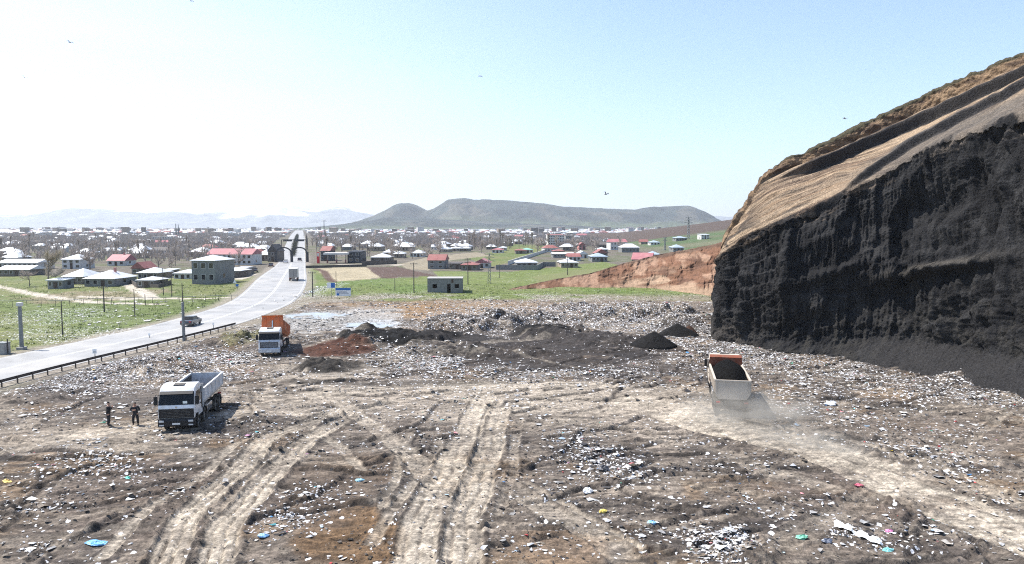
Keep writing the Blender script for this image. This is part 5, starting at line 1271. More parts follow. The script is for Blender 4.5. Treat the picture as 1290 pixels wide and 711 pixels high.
FARK = [('white', (10,9,2.9,2.1,M_WALLB,M_ROOFW,'hip')), ('white', (13,9,3.0,1.8,M_WALLW,M_ROOFW,'gable')), ('white', (9,9,2.7,2.2,M_WALLD,M_ROOFW,'hip')), ('white', (12,10,3.2,2.4,M_WALLG,M_ROOFW,'hip')),
        ('red', (11,9,3.0,2.2,M_WALLW,M_ROOFR,'hip')), ('red', (13,9,5.6,2.2,M_WALLW,M_ROOFP,'gable')), ('block', (18,11,8.6,.3,M_WALLW,M_CONC,'flat')), ('dark', (11,8,3.0,1.8,M_WALLD,M_ROOFD,'gable')), ('blue', (11,9,3.1,2.1,M_WALLW,M_ROOFB,'hip'))]
FLAB = {'white': ('small far house with a pale metal roof among the bare trees of the town', 'pale roofed houses of the distant town'), 'red': ('small far house with a red roof among the bare trees of the town', 'red roofed houses of the distant town'),
        'block': ('far white flat roofed apartment block in the hazy town', 'far apartment blocks'), 'dark': ('small far house with a dark roof among the bare trees of the town', 'dark roofed houses of the distant town'), 'blue': ('small far house with a blue grey roof among the bare trees of the town', 'blue roofed houses of the distant town')}
protos = []
for kd, a in FARK:
    m, ms = far_house(*a); o = m.build('far_house' if kd != 'block' else 'far_apartment_block', ms); protos.append((kd, o))
def road_clear(x, y, g=9): return (x < xl(y) - g) or (x > xr(y) + g)
placed = []
def try_place(u0, u1, v0, v1, n, mind=11):
    out = []
    for _ in range(n * 30):
        if len(out) >= n: break
        u = rnd.uniform(u0, u1); v = rnd.uniform(v0, v1); x, y = P(u, v)
        if not road_clear(x, y): continue
        if any(abs(x - a) < mind and abs(y - b) < mind * 1.2 for a, b in placed): continue
        if inpoly(np.array([x]), np.array([y]), GREEN_A)[0] or inpoly(np.array([x]), np.array([y]), GREEN_B)[0] or hillside(np.array([x]), np.array([y]))[0] > .5: continue
        placed.append((x, y)); out.append((x, y))
    return out
for h_ in list(COL.objects):
    if h_.get('category') in ('house', 'shed', 'hall', 'barn', 'hotel', 'building', 'apartment block'): placed.append((h_.location.x, h_.location.y + 4))
spots = try_place(-40, 345, 303, 326, 54, 14) + try_place(400, 800, 302, 318, 70, 13) + try_place(-30, 360, 295, 304, 64, 15) + try_place(395, 800, 295, 303, 76, 15)
first = {}
for i, (x, y) in enumerate(spots):
    k = rnd.choices(range(9), [24,12,20,18,7,3,1 if y > 600 else 0,8,4])[0]; kd, o = protos[k]
    c = o if k not in first else o.copy()
    if k in first: COL.objects.link(c)
    first[k] = 1
    c.location = (x, y, 0); c.rotation_euler.z = rnd.uniform(-.5, .5); s = rnd.uniform(.6, .95); c.scale = (s, s, s * 1.05)
    tag(c, FLAB[kd][0], 'house' if kd != 'block' else 'apartment block', FLAB[kd][1])
for k, (kd, o) in enumerate(protos):
    if k not in first: bpy.data.objects.remove(o)
# the rest of the town out to the foot of the hills: one mass
mv, mf, mm_ = [], [], []
tm = MB(); n = 0
while n < 2600:
    v = 287.6 + 8.2 * rnd.random() ** 1.25; u = rnd.uniform(-60, 840); x, y = P(u, v)
    if y > 4600 or not road_clear(x, y, 12) or (v > 294 and u > 800): continue
    if u > 700 and y < 1300 and hillside(np.array([x]), np.array([y]))[0] > .3: continue
    n += 1; w, d_, he = rnd.uniform(8, 16), rnd.uniform(8, 12), rnd.uniform(2.6, 4.5)
    if rnd.random() < .06: he = rnd.uniform(8, 15)
    a = rnd.uniform(-.6, .6); M = Matrix.Translation((x, y, 0)) @ Matrix.Rotation(a, 4, 'Z')
    wi = rnd.choice((0, 0, 1, 1, 2)); ri = rnd.choices((3, 4, 5, 6), (10, 2.4, 1.6, 1))[0]
    tm.box(-w/2, w/2, -d_/2, d_/2, -.3, he, wi, M)
    hr = 2.0 if he < 7 else .3
    tm.add([(-w/2-.4,-d_/2-.4,he), (w/2+.4,-d_/2-.4,he), (w/2+.4,d_/2+.4,he), (-w/2-.4,d_/2+.4,he), (-w*.2,0,he+hr), (w*.2,0,he+hr)], [(3,2,1,0),(0,1,5,4),(1,2,5),(2,3,4,5),(3,0,4)], ri, M)
o = tm.build('distant_town', [M_WALLW, M_WALLB, M_WALLD, M_ROOFW, M_ROOFR, M_ROOFD, M_ROOFB]); o['kind'] = 'stuff'

# ------------------------------------------------------------------ leafless trees
M_TWIG = mat('bare_twigs', (.42, .365, .325), .9, .25, .15)
M_TWIGP = mat('pale_willow_twigs', (.38, .335, .27), .9, .2, .3)
M_BARK = mat('bark', (.19, .165, .145), .9, .25, 2)
M_EVER = mat('dark_needles', (.028, .034, .024), .9, .3, 1)
def bare_tree(seed, hgt, wid, poplar=False, ntw=420, tm_=M_TWIG, root=None, single=False):
    r = random.Random(seed); tr = MB(); cr = MB() if not single else tr
    mi = 0 if not single else 1
    pts = [(0, 0, -.2), (r.uniform(-.1, .1), r.uniform(-.1, .1), hgt*.3), (r.uniform(-.25, .25), r.uniform(-.25, .25), hgt*.65), (r.uniform(-.3, .3), 0, hgt*.92)]
    tr.tube(pts, [hgt*.024, hgt*.019, hgt*.012, .02], 6)
    limbs = []
    for k in range(10 if not poplar else 14):
        z = hgt * r.uniform(.2, .8); a = r.uniform(0, 6.28)
        if poplar: e = Vector((math.cos(a)*wid*.45, math.sin(a)*wid*.45, min(hgt*.97, z + hgt*.28)))
        else: e = Vector((math.cos(a)*wid*r.uniform(.55,1), math.sin(a)*wid*r.uniform(.55,1), min(hgt, z + hgt*r.uniform(.12,.32))))
        b = Vector((0, 0, z)); md = b.lerp(e, .5) + Vector((0, 0, -.05*hgt if not poplar else .0))
        tr.tube([b, md, e], [hgt*.009, hgt*.006, hgt*.003], 4); limbs.append((b, md, e))
    for k in range(ntw):
        b, md, e = r.choice(limbs); t = r.uniform(.25, 1); p = b.lerp(md, t*2) if t < .5 else md.lerp(e, t*2-1)
        up = 1.2 if poplar else .55
        d = Vector((r.gauss(0, 1), r.gauss(0, 1), abs(r.gauss(0, .8)) + up)).normalized() * (hgt * r.uniform(.07, .2)) * (.75 if poplar else 1)
        q = p + d; sd = Vector((r.gauss(0,1), r.gauss(0,1), 0)).normalized() * hgt * r.uniform(.004, .0085)
        cr.add([p - sd, p + sd, q], [(0,1,2)], mi)
        for _ in range(2):
            p2 = p.lerp(q, r.uniform(.4, .8)); d2 = (d.normalized() + Vector((r.gauss(0,.6), r.gauss(0,.6), r.gauss(0,.5)))).normalized() * d.length * .6
            cr.add([p2 - sd*.7, p2 + sd*.7, p2 + d2], [(0,1,2)], mi)
    if single: return tr.build('bare_tree', [M_BARK, tm_])
    tr.build('trunk', M_BARK, root); cr.build('crown', tm_, root)
    return root
def tree_thing(label, u, v, hgt, wid, seed, poplar=False, ntw=600, m=M_TWIG, group=None):
    x, y = P(u, v); root = thing('bare_tree', label, 'tree', (x, y, 0), 0, group)
    return bare_tree(seed, hgt, wid, poplar, ntw, m, root)
tree_thing('big pale bare willow beside the white roofed lane houses', 61, 362, 8.6, 4.2, 5, False, 1300, M_TWIGP)
tree_thing('smaller bare bush like tree at the left foot of the pale willow', 37, 361, 4.2, 2.6, 6, False, 700, M_TWIG)
tree_thing('dark leafless tree beside the two storey white house', 113, 342, 7.5, 3.2, 8, False, 700, M_TWIG)
near = []
def lots(u0, u1, v0, v1, n, g, pop, hs, kk):
    P0_ = []
    for s_ in range(kk): P0_.append(bare_tree(1000 + s_ + int(u0) * 7 + int(v0), hs, hs * (.33 if not pop else .16), pop, 420, M_TWIG, None, True))
    used = set(); k = 0; tries = 0
    while k < n and tries < n * 40:
        tries += 1
        u, v = rnd.uniform(u0, u1), rnd.uniform(v0, v1); x, y = P(u, v)
        if not road_clear(x, y, 5) or hillside(np.array([x]), np.array([y]))[0] > .5: continue
        if any(abs(x - a) < 7 and -2 < (y - b) < 12 for a, b in placed[:60]): continue
        if inpoly(np.array([x]), np.array([y]), GREEN_A)[0]: continue
        o = P0_[k % kk]; c = o
        if k >= kk: c = o.copy(); COL.objects.link(c)
        s = rnd.uniform(.7, 1.25); c.scale = (s, s, s * rnd.uniform(.85, 1.15)); c.location = (x, y, 0); c.rotation_euler.z = rnd.uniform(0, 6.28)
        tag(c, g[0], 'tree', g[1]); k += 1
G1 = ('leafless tree in the grey brown belt of trees left of the highway', 'bare trees left of the highway'); G2 = ('leafless tree in the grey brown belt of trees right of the highway', 'bare trees right of the highway')
G3 = ('tall narrow leafless poplar in the grey grove left of the white hotel', 'bare poplars by the hotel')
lots(-40, 350, 308, 342, 70, G1, False, 6.5, 4); lots(-40, 350, 302, 326, 44, G1, True, 7.5, 3)
lots(392, 560, 308, 331, 35, G2, False, 7, 3); lots(540, 800, 304, 320, 40, G2, False, 7, 3)
lots(590, 692, 309, 314.5, 30, G3, True, 9.5, 3); lots(395, 470, 302, 325, 22, G2, True, 8.5, 2)
# the far woods between the roofs
n = 0; V, Fc = [], []
while n < 20000:
    v = 287.8 + 26 * rnd.random() ** 1.35; u = rnd.uniform(-60, 830)
    if u < 350 and rnd.random() < .25: v = 287.8 + 44 * rnd.random() ** 1.5
    x, y = P(u, v)
    if y > 4300 or not road_clear(x, y, 10): continue
    if y < 700 and any(abs(x - a) < 8 and -11 < y - b < 8 for a, b in placed): continue
    if hillside(np.array([x]), np.array([y]))[0] > .3 or inpoly(np.array([x]), np.array([y]), GREEN_B)[0] or inpoly(np.array([x]), np.array([y]), BROWN_PLOT)[0]: continue
    if rnd.random() > .25 + 1.0 * float(fbm(np.array([x / 90]), np.array([y / 160]), 701, 3)[0]): continue
    n += 1; hh = rnd.uniform(3.2, 7.6); wd = hh * rnd.choice((.14, .28, .34))
    for k in range(16):
        a = rnd.uniform(0, 6.28); z0 = hh * rnd.uniform(.1, .6); e = rnd.uniform(.3, 1)
        t_ = (x + math.cos(a) * wd * e, y + math.sin(a) * wd * e, z0 + hh * rnd.uniform(.25, .45)); w_ = hh * rnd.uniform(.012, .034)
        i = len(V); V += [(x + math.cos(a) * wd * e * .3 - w_, y, z0), (x + math.cos(a) * wd * e * .3 + w_, y + w_, z0), t_]; Fc.append((i, i+1, i+2))
o = np_mesh('far_woods', V, Fc, M_TWIG, smooth=False); o['kind'] = 'stuff'
# dark planting in the middle of the road, one shrub after another
def shrub():
    m = MB(); r = random.Random(3)
    for k in range(420):
        a, b, c_ = r.gauss(0, .42), r.gauss(0, .42), abs(r.gauss(.55, .4)) 
        p = Vector((a, b, c_)); d1 = Vector((r.gauss(0,1), r.gauss(0,1), r.gauss(0,1))).normalized() * .16; d2 = Vector((r.gauss(0,1), r.gauss(0,1), r.gauss(0,1))).normalized() * .12
        m.add([p, p + d1, p + d2], [(0,1,2)])
    return m.build('evergreen_shrub', M_EVER)
sh = shrub(); i = 0; y = 372.0
while y < 1250:
    c = sh if i == 0 else sh.copy()
    if i: COL.objects.link(c)
    s = 1.9 if y < 520 else 2.4; c.scale = (s * rnd.uniform(.8, 1.1), s * 1.4, s * rnd.uniform(.75, 1.2)); c.location = (float(mid(y)), y, 0)
    tag(c, 'dark evergreen shrub in the planted strip along the middle of the highway', 'shrub', 'shrubs in the road median'); i += 1; y += 7 + y * .012
# ================================================================== roadside furniture
M_POLE = mat('weathered_pole', (.085, .078, .07), .85, .2, 3)
M_GALV = mat('grey_post_steel', (.22, .235, .24), .6, .1, 2, metal=.3, dirt=((.14, .13, .12), .5, 3))
M_RAIL = mat('rusted_guardrail', (.075, .06, .052), .7, .25, 1.5, metal=.2, dirt=((.2, .17, .14), .4, 2))
M_INS = mat('insulator', (.35, .34, .32), .3, .1, 5)
gr = thing('guardrail', 'long dark rusty guardrail between the highway and the tip', 'guardrail', (float(rail_x(60)), 60, 0))
ys = np.arange(40, 109, .8); mb = MB()
for prof in ([(0,.44),(.05,.50),(0,.56)], [(0,.60),(.05,.66),(0,.72)], [(0,.56),(.0,.60)]):
    co = np.array([[(rail_x(y) - a - float(rail_x(60)), y - 60, z) for a, z in prof] for y in ys]); k = len(prof)
    mb.add([tuple(p) for p in co.reshape(-1, 3)], [tuple(f) for f in grid_faces(len(ys), k)])
    mb.add([(p[0] + .02, p[1], p[2]) for p in co.reshape(-1, 3)], [tuple(f) for f in grid_faces(len(ys), k)])
mb.build('rail', M_RAIL, gr)
for y in np.arange(41, 109, 1.9):
    MB().box(.03, .13, -.05, .05, -.3, .74).build('post', M_RAIL, gr).location = (float(rail_x(y) - rail_x(60)), y - 60, 0)

def zat(u, v):
    x, y = P(u, v); return x, y, H(x, y)
def utility_pole(label, u, v, vt, arms=1, thick=.11, m=M_POLE, wires=True):
    x, y, z = zat(u, v); hgt = (v - vt) * y / F
    root = thing('utility_pole', label, 'utility pole', (x, y, z)); MB().tube([(0,0,-.3), (0,0,hgt)], [thick*1.25, thick*.8], 8).build('pole', m, root)
    for k in range(arms):
        za = hgt - .35 - k * .9
        ca = MB().box(-.85, .85, -.16, -.08, za, za + .12).build('crossarm', m, root)
        for x_ in (-.75, -.35, .35, .75): MB().tube([(x_, -.12, za + .12), (x_, -.12, za + .34)], .045, 6).build('insulator', M_INS, ca)
    return root
for a in (('wooden utility pole with crossarm on the grass right of the highway', 394, 374, 342, 1), ('tall utility pole left of the grey block hut', 521.5, 369.5, 331, 1), ('short thin pole on the meadow behind the billboard', 423.5, 362, 343, 0), ('short bare pole in the middle of the meadow', 497.5, 366, 350, 0),
 ('utility pole with two crossarms right of the grey block hut', 589.5, 359, 325.5, 2), ('thin pole between lattice mast and yard wall', 629.5, 351, 334, 0), ('utility pole standing before the pyramid roofed house on the red bank', 715, 350, 325, 1), ('thin dark pole on the grass left of the bent lane', 131.5, 394, 361, 1), ('dark pole at the bend of the dirt lane', 170, 400, 365, 0),
 ('thin dark pole between thick grey post and lane', 79, 423, 380, 0), ('utility pole in front of the apartment block', 290, 355, 331, 1), ('slim pole left of the grey block house', 206, 372, 338, 0), ('slim pole by the lane houses', 216.5, 374, 345, 0), ('short pole near the foot of the lane', 183, 384, 370, 0)):
    utility_pole(*a, thick=.075 if a[4] == 0 else .11)
# lattice masts
def lattice(label, u, v, vt, w, name='lattice_mast', arms=3, zoff=None):
    x, y, z = zat(u, v)
    if zoff is not None:
        for _ in range(10): x, y = P(u, v, z); z = .5 * z + .5 * H(x, y)
    hgt = (v - vt) * y / F; root = thing(name, label, 'pylon', (x, y, z)); m = MB(); t = max(.05, y * .00022)
    for sx, sy in ((1,1),(1,-1),(-1,1),(-1,-1)): m.tube([(sx*w, sy*w, -.3), (sx*w*.28, sy*w*.28, hgt)], t, 4)
    n_ = 8
    for k in range(n_):
        a, b = k / n_, (k + 1) / n_; wa, wb_ = w * (1 - .72 * a), w * (1 - .72 * b)
        for s in (-1, 1):
            m.tube([(-wa, s*wa, a*hgt), (wb_, s*wb_, b*hgt)], t*.6, 4); m.tube([(wa, s*wa, a*hgt), (-wb_, s*wb_, b*hgt)], t*.6, 4)
            m.tube([(s*wa, -wa, a*hgt), (s*wb_, wb_, b*hgt)], t*.6, 4)
    m.build('lattice', M_GALV, root)
    for k in range(arms):
        ar = MB(); za = hgt * (.96 - .11 * k); L_ = hgt * (.16 + .02 * k); ar.tube([(-L_, 0, za), (L_, 0, za)], t*.9, 4); ar.tube([(-L_, 0, za), (0, 0, za + hgt*.05)], t*.6, 4); ar.tube([(L_, 0, za), (0, 0, za + hgt*.05)], t*.6, 4); ar.build('crossarm', M_GALV, root)
    return root
lattice('short lattice mast with three crossarms before the village houses', 616.5, 358, 319.5, .42)
lattice('far lattice pylon at the foot of the green slope', 837.5, 315.5, 299, .5, zoff=1); lattice('lattice pylon on the green slope reaching the skyline', 867, 301, 273.5, .9, zoff=1)
lattice('thin far mast over the trees right of the highway', 408.5, 300, 278, .5, 'mast', 1)
for u, a, b in ((222, 300, 282), (225, 300, 283)): lattice('slim far factory chimney mast over the town on the left', u, a, b, .6, 'mast', 0)['group'] = 'far masts'

# posts beside the highway
x, y, z = zat(27.5, 440.5); hgt = 60 * y / F
root = thing('lamp_post', 'thick grey steel post with a broad cap and footing on the left verge', 'post', (x, y, z))
MB().tube([(0,0,.3), (0,0,hgt - .45)], [.24, .20], 12).build('column', M_GALV, root); MB().box(-.42, .42, -.42, .42, -.3, .32).build('footing', M_CONC, root, bevel=.04); MB().box(-.30, .30, -.26, .26, hgt - .45, hgt).build('cap', M_WALLW, root, bevel=.03)
x, y, z = zat(231.7, 429.5); hgt = 74 * y / F
root = thing('lamp_post', 'grey lamp post behind the guardrail with a thinner dark upper pole', 'lamp post', (x, y, z))
MB().tube([(0,0,-.3), (0,0,hgt*.66)], [.21, .17], 12).build('column', M_GALV, root); MB().tube([(0,0,hgt*.66), (0,0,hgt)], [.07, .05], 8).build('upper_pole', M_POLE, root); MB().tube([(0,0,hgt*.66), (0,0,hgt*.665+.05)], [.2, .12], 12).build('collar', M_GALV, root)
x, y, z = zat(3, 446); root = thing('concrete_block', 'grey concrete kiosk block at the left edge beside the highway', 'kiosk', (x, y, z)); MB().box(-.75, .6, -.5, .6, -.3, 1.25).build('base', M_CONC, root, bevel=.03); MB().box(-.8, .65, -.55, .65, 1.25, 1.36).build('lid', M_GALV, root)
MB().box(.62, .72, -.05, .05, -.2, 1.8).build('post', M_POLE, root)
# pipeline on posts across the verge
pl = thing('gas_pipe', 'thin raised pipe on posts running across the left verge', 'pipe', (P(60, 386) + (0,)))
a, b = Vector(P(-40, 386) + (0,)), Vector(P(300, 379) + (0,)); o0 = Vector(P(60, 386) + (0,))
ptl = [a.lerp(b, t) for t in np.linspace(0, 1, 40)]; ptl = [Vector((p.x, p.y, H(p.x, p.y) + 1.15)) - o0 for p in ptl]
MB().tube(ptl, .05, 6).build('pipe_run', M_GALV, pl)
for i_ in range(0, 40, 2):
    q = ptl[i_]; MB().tube([(q.x, q.y, q.z - 1.4), tuple(q)], .04, 5).build('post', M_POLE, pl)
# signs
def board(label, u, v, vt, w, h_, legs, facem, name='road_sign', shape='rect', extra=None):
    x, y, z = zat(u, v); hgt = (v - vt) * y / F; root = thing(name, label, 'sign', (x, y, z))
    for lx in legs: MB().tube([(lx, 0, -.2), (lx, 0, hgt)], .045, 6).build('post', M_GALV, root)
    q = MB()
    if shape == 'tri': q.prism([(-w/2, hgt - h_), (w/2, hgt - h_), (0, hgt)], -.08, -.05, 0, 'y')
    else: q.box(-w/2, w/2, -.08, -.05, hgt - h_, hgt)
    p = q.build('panel', facem, root)
    if extra: extra(p, w, h_, hgt)
    return root
M_SBLUE = mat('sign_blue', (.03, .14, .42), .4, .05, 2); M_SWHITE = mat('sign_white', (.76, .77, .78), .4, .04, 2); M_INKB = mat('sign_ink', (.06, .09, .18), .5, .05, 3)
def bill(p, w, h_, hgt):
    MB().box(-w/2 + .02, w/2 - .02, -.095, -.083, hgt - h_*.3, hgt - .03).build('header_band', M_SBLUE, p)
    for k in range(3): MB().box(-w/2 + .3, w/2 - .9 + .2*k, -.092, -.083, hgt - h_*(.42 + .13*k) - .06, hgt - h_*(.42 + .13*k)).build('text_line', M_INKB, p)
    MB().box(-w/2 + .25, -w/2 + .8, -.095, -.083, hgt - h_*.93, hgt - h_*.66).build('picture_block', M_SBLUE, p)
board('blue and white information board on the meadow edge right of the highway', 432.5, 374.5, 363, 3.3, 1.75, (-1.3, 1.3), M_SWHITE, 'notice_board', 'rect', bill)
def blueinset(p, w, h_, hgt): MB().box(-w*.02, w/2 - .05, -.095, -.083, hgt - h_ + .06, hgt - .06).build('arrow_field', M_SBLUE, p)
board('pair panel road sign left of the information board', 417.5, 376, 356, 1.7, 1.15, (0,), M_SWHITE, 'road_sign', 'rect', blueinset)
board('white triangular warning sign where the dirt road joins the highway', 296, 364, 352.5, .95, .85, (0,), M_SWHITE, 'road_sign', 'tri')
board('small blue sign beside the triangular warning sign', 299, 365, 358, .7, .6, (0,), M_SBLUE)
def redring(p, w, h_, hgt): MB().box(-w*.3, w*.3, -.092, -.083, hgt - h_*.75, hgt - h_*.55).build('panel_mark', M_GALV, p)
board('small square white sign on a thin post beside the guardrail', 120, 456, 439.5, .45, .5, (0,), M_SWHITE, 'road_sign', 'rect', redring)
board('thin marker post with narrow white plate by the end of the guardrail', 269, 415, 406.5, .22, .35, (0,), M_SWHITE, 'marker_post')
board('red and white marker on the highway edge before the lamp post', 188.5, 426, 420, .25, .3, (0,), M_SWHITE, 'marker_post')

# arches over the road
yy = P(368, 330.5)[1]; root = thing('road_arch', 'dark double arch gateway spanning both lanes of the highway', 'gateway', (float(mid(yy)), yy, 0), R(14))
half = float(xr(yy) - xl(yy)) / 2 + .6
for x_ in (-half, 0, half): MB().box(x_-.55, x_+.55, -.5, .5, -.3, 4.4 if x_ else 5.0).build('pillar', M_BLK, root, bevel=.04)
for c_ in (-half/2, half/2):
    m = MB(); r0, r1 = half/2 - .5, half/2 + .05
    o_ = [(c_ + r1*math.cos(t), 3.9 + 2.6*math.sin(t)) for t in np.linspace(0, math.pi, 20)]; i_ = [(c_ + r0*math.cos(t), 3.9 + 2.05*math.sin(t)) for t in np.linspace(math.pi, 0, 20)]
    for k in range(19):
        a1, a2 = o_[k], o_[k+1]; b1, b2 = i_[19-k], i_[18-k]
        m.add([(a1[0],-.4,a1[1]),(a2[0],-.4,a2[1]),(b2[0],-.4,b2[1]),(b1[0],-.4,b1[1]),(a1[0],.4,a1[1]),(a2[0],.4,a2[1]),(b2[0],.4,b2[1]),(b1[0],.4,b1[1])], [(0,1,2,3),(7,6,5,4),(0,4,5,1),(2,6,7,3),(1,5,6,2),(3,7,4,0)])
    m.build('arch', M_BLK, root)
yy = 470; root = thing('overhead_gantry', 'dark sign gantry over the highway beyond the double arch', 'gantry', (float(mid(yy)), yy, 0), R(15)); half = float(xr(yy) - xl(yy)) / 2 + .5
for x_ in (-half, half): MB().box(x_-.2, x_+.2, -.2, .2, -.3, 6.6).build('post', M_BLK, root)
for c_ in (-half/2, half/2): MB().box(c_ - half*.36, c_ + half*.36, -.15, .15, 5.7, 7.0).build('sign_panel', M_BLK, root)
MB().box(-half, half, -.12, .12, 6.6, 6.9).build('beam', M_BLK, root)
# lamps along the highway beyond the arches
i = 0
for y in (420, 480, 545, 620, 710, 820, 950):
    x = float(xr(y)) + 1.6
    if i == 0:
        st = thing('street_lamp', 'slim street lamp in the row along the right kerb of the far highway', 'street lamp', (x, y, 0), R(14), 'street lamps on the far highway'); MB().tube([(0,0,-.2), (0,0,8.4), (-.6,0,9.0), (-2.0,0,9.2)], [.14,.10,.08,.06], 6).build('pole', M_POLE, st); MB().box(-2.7, -1.9, -.16, .16, 9.1, 9.28).build('lamp_head', M_GALV, st)
    else: c = copy_tree(st); c.location = (x, y, 0)
    i += 1

# ================================================================== people
def skinned(name, joints, edges, radii, m, parent=None, sub=2, root=0, loc=(0,0,0), rz=0):
    me = bpy.data.meshes.new(name); me.from_pydata([Vector(j) for j in joints], edges, [])
    o = bpy.data.objects.new(name, me); COL.objects.link(o)
    sk_ = o.modifiers.new('skin', 'SKIN'); sk_.use_smooth_shade = True
    for i_, r_ in enumerate(radii):
        q = me.skin_vertices[0].data[i_]; q.radius = r_ if isinstance(r_, tuple) else (r_, r_); q.use_root = (i_ == root)
    su = o.modifiers.new('sub', 'SUBSURF'); su.levels = sub; su.render_levels = sub
    dg = bpy.context.evaluated_depsgraph_get(); ev = bpy.data.meshes.new_from_object(o.evaluated_get(dg)); bpy.data.objects.remove(o); bpy.data.meshes.remove(me)
    ev.name = name; ev.materials.clear(); ev.materials.append(m); ev.polygons.foreach_set('use_smooth', [True]*len(ev.polygons))
    o = bpy.data.objects.new(name, ev); COL.objects.link(o)
    if parent: o.parent = parent
    return o
M_SKIN = mat('skin', (.36, .21, .15), .55, .06, 8); M_HAIR = mat('dark_hair', (.014, .012, .011), .7, .2, 20)
M_JACK = mat('black_jacket', (.016, .016, .019), .8, .25, 12); M_JACK2 = mat('charcoal_pullover', (.022, .023, .027), .85, .25, 12); M_TROU = mat('dark_trousers', (.020, .021, .026), .85, .2, 10); M_SHOE = mat('shoe_leather', (.02, .018, .016), .5, .2, 10)
def person(label, loc, rz, arms, jm, k=1.0, stance=.11):
    J = [(0,0,.95),(0,.01,1.12),(0,.02,1.30),(0,.015,1.44),(0,.025,1.53),(0,.045,1.62),(0,.045,1.70)]
    Rd = [(.15,.115),(.145,.105),(.165,.115),(.12,.09),.058,(.082,.095),(.068,.08)]
    E = [(0,1),(1,2),(2,3),(3,4),(4,5),(5,6)]
    body = []
    def chain(start, pts, rad):
        a = start
        for p_, r_ in zip(pts, rad):
            J.append(p_); Rd.append(r_); E.append((a, len(J) - 1)); a = len(J) - 1
        return a
    legs = []
    for s in (-1, 1):
        pts_ = [(s*.09,0,.88),(s*stance,.02,.50),(s*(stance+.01),-.02,.10),(s*(stance+.015),.0,.045),(s*(stance+.03),.13,.035)]
        legs.append(pts_); chain(0, pts_, [.095,.065,.045,.042,.036])
    armj = []
    for s, (el, wr, hd) in zip((-1, 1), arms):
        pts_ = [(s*.19,.01,1.42), el, wr]; armj.append((s, pts_, hd)); e_ = chain(3, pts_, [.062,.046,.034])
        w_, h_ = Vector(wr), Vector(hd); d_ = (h_ - w_).normalized(); sd = d_.cross(Vector((0,0,1)));  sd = (sd if sd.length > .2 else Vector((1,0,0))).normalized(); pm = w_ + d_ * .075
        J.append(tuple(pm)); Rd.append((.036, .022)); E.append((e_, len(J)-1)); pi_ = len(J) - 1
        for f_, ln_ in ((-.03,.075),(-.01,.09),(.012,.085),(.032,.065)):
            a_ = pm + sd*f_ + d_*.03; b_ = a_ + d_*ln_*.6; c_ = b_ + d_*ln_*.25 + Vector((0,0,-.02))
            k_ = pi_
            for q_ in (a_, b_, c_): J.append(tuple(q_)); Rd.append(.0095); E.append((k_, len(J)-1)); k_ = len(J)-1
        t_ = w_ + d_*.03 + sd*.045; J.append(tuple(t_)); Rd.append(.011); E.append((e_, len(J)-1)); J.append(tuple(t_ + d_*.05 + sd*.012)); Rd.append(.010); E.append((len(J)-2, len(J)-1))
    root = skinned('person', J, E, Rd, M_SKIN); root.location = loc; root.rotation_euler.z = rz; root.scale = (k*1.14, k*1.14, k); tag(root, label, 'person')
    # nose, ears, eyes on the head
    fc = MB(); fc.add([(-.015,.13,1.635),(.015,.13,1.635),(0,.165,1.63),(0,.135,1.675)], [(0,1,2),(1,3,2),(3,0,2)]); fc.build('nose', M_SKIN, root)
    for s in (-1, 1):
        MB().box(s*.034-.014, s*.034+.014, .128, .140, 1.665, 1.677).build('eye', M_HAIR, root); MB().box(s*.088-.012, s*.088+.012, .02, .06, 1.62, 1.685).build('ear', M_SKIN, root, bevel=.008)
    MB().box(-.026, .026, .128, .137, 1.582, 1.592).build('mouth', mat('lips', (.25, .11, .09), .5, .05, 5), root)
    skinned('hair', [(0,.0,1.66),(0,.03,1.735),(0,.075,1.755)], [(0,1),(1,2)], [(.084,.085),(.082,.09),(.05,.045)], M_HAIR, root, 2)
    jj = [(0,0,.86),(0,.0,.98),(0,.01,1.14),(0,.02,1.31),(0,.015,1.45),(0,.022,1.50)]; jr = [(.19,.15),(.185,.145),(.175,.135),(.195,.14),(.14,.11),.075]; je = [(i,i+1) for i in range(5)]
    for s, pts_, hd in armj:
        a = 4
        for p_, r_ in zip(pts_, (.082,.064,.05)): jj.append(p_); jr.append(r_); je.append((a, len(jj)-1)); a = len(jj)-1
    skinned('jacket', jj, je, jr, jm, root, 2)
    tj = [(0,0,.98),(0,0,.90)]; tr_ = [(.175,.135),(.165,.13)]; te = [(0,1)]
    for p_ in legs:
        a = 1
        for q_, r_ in zip(p_[:3], (.115,.083,.066)): tj.append(q_); tr_.append(r_); te.append((a, len(tj)-1)); a = len(tj)-1
    skinned('trousers', tj, te, tr_, M_TROU, root, 2)
    for p_ in legs:
        f = p_[3]; skinned('shoe', [(f[0], f[1]-.04, .05), (f[0], f[1]+.06, .045), (p_[4][0], p_[4][1]+.02, .035)], [(0,1),(1,2)], [(.05,.05),(.052,.045),(.045,.035)], M_SHOE, root, 2)
    return root
x, y, z = stand(137, 536.5); person('man in a dark jacket raising his hands to his face, left of his companion', (x, y, z - .02), R(-70), [((-.27,.06,1.18),(-.10,.24,1.36),(-.03,.24,1.45)), ((.27,.06,1.18),(.10,.25,1.38),(.04,.24,1.46))], M_JACK, 1.04, .10)
x, y, z = stand(171, 535.5); person('man in black with folded arms standing nearer the white truck', (x, y, z - .02), R(190), [((-.29,.02,1.17),(-.06,.20,1.22),(.05,.21,1.24)), ((.29,.02,1.17),(.08,.22,1.20),(-.03,.23,1.22))], M_JACK2, 1.0, .14)

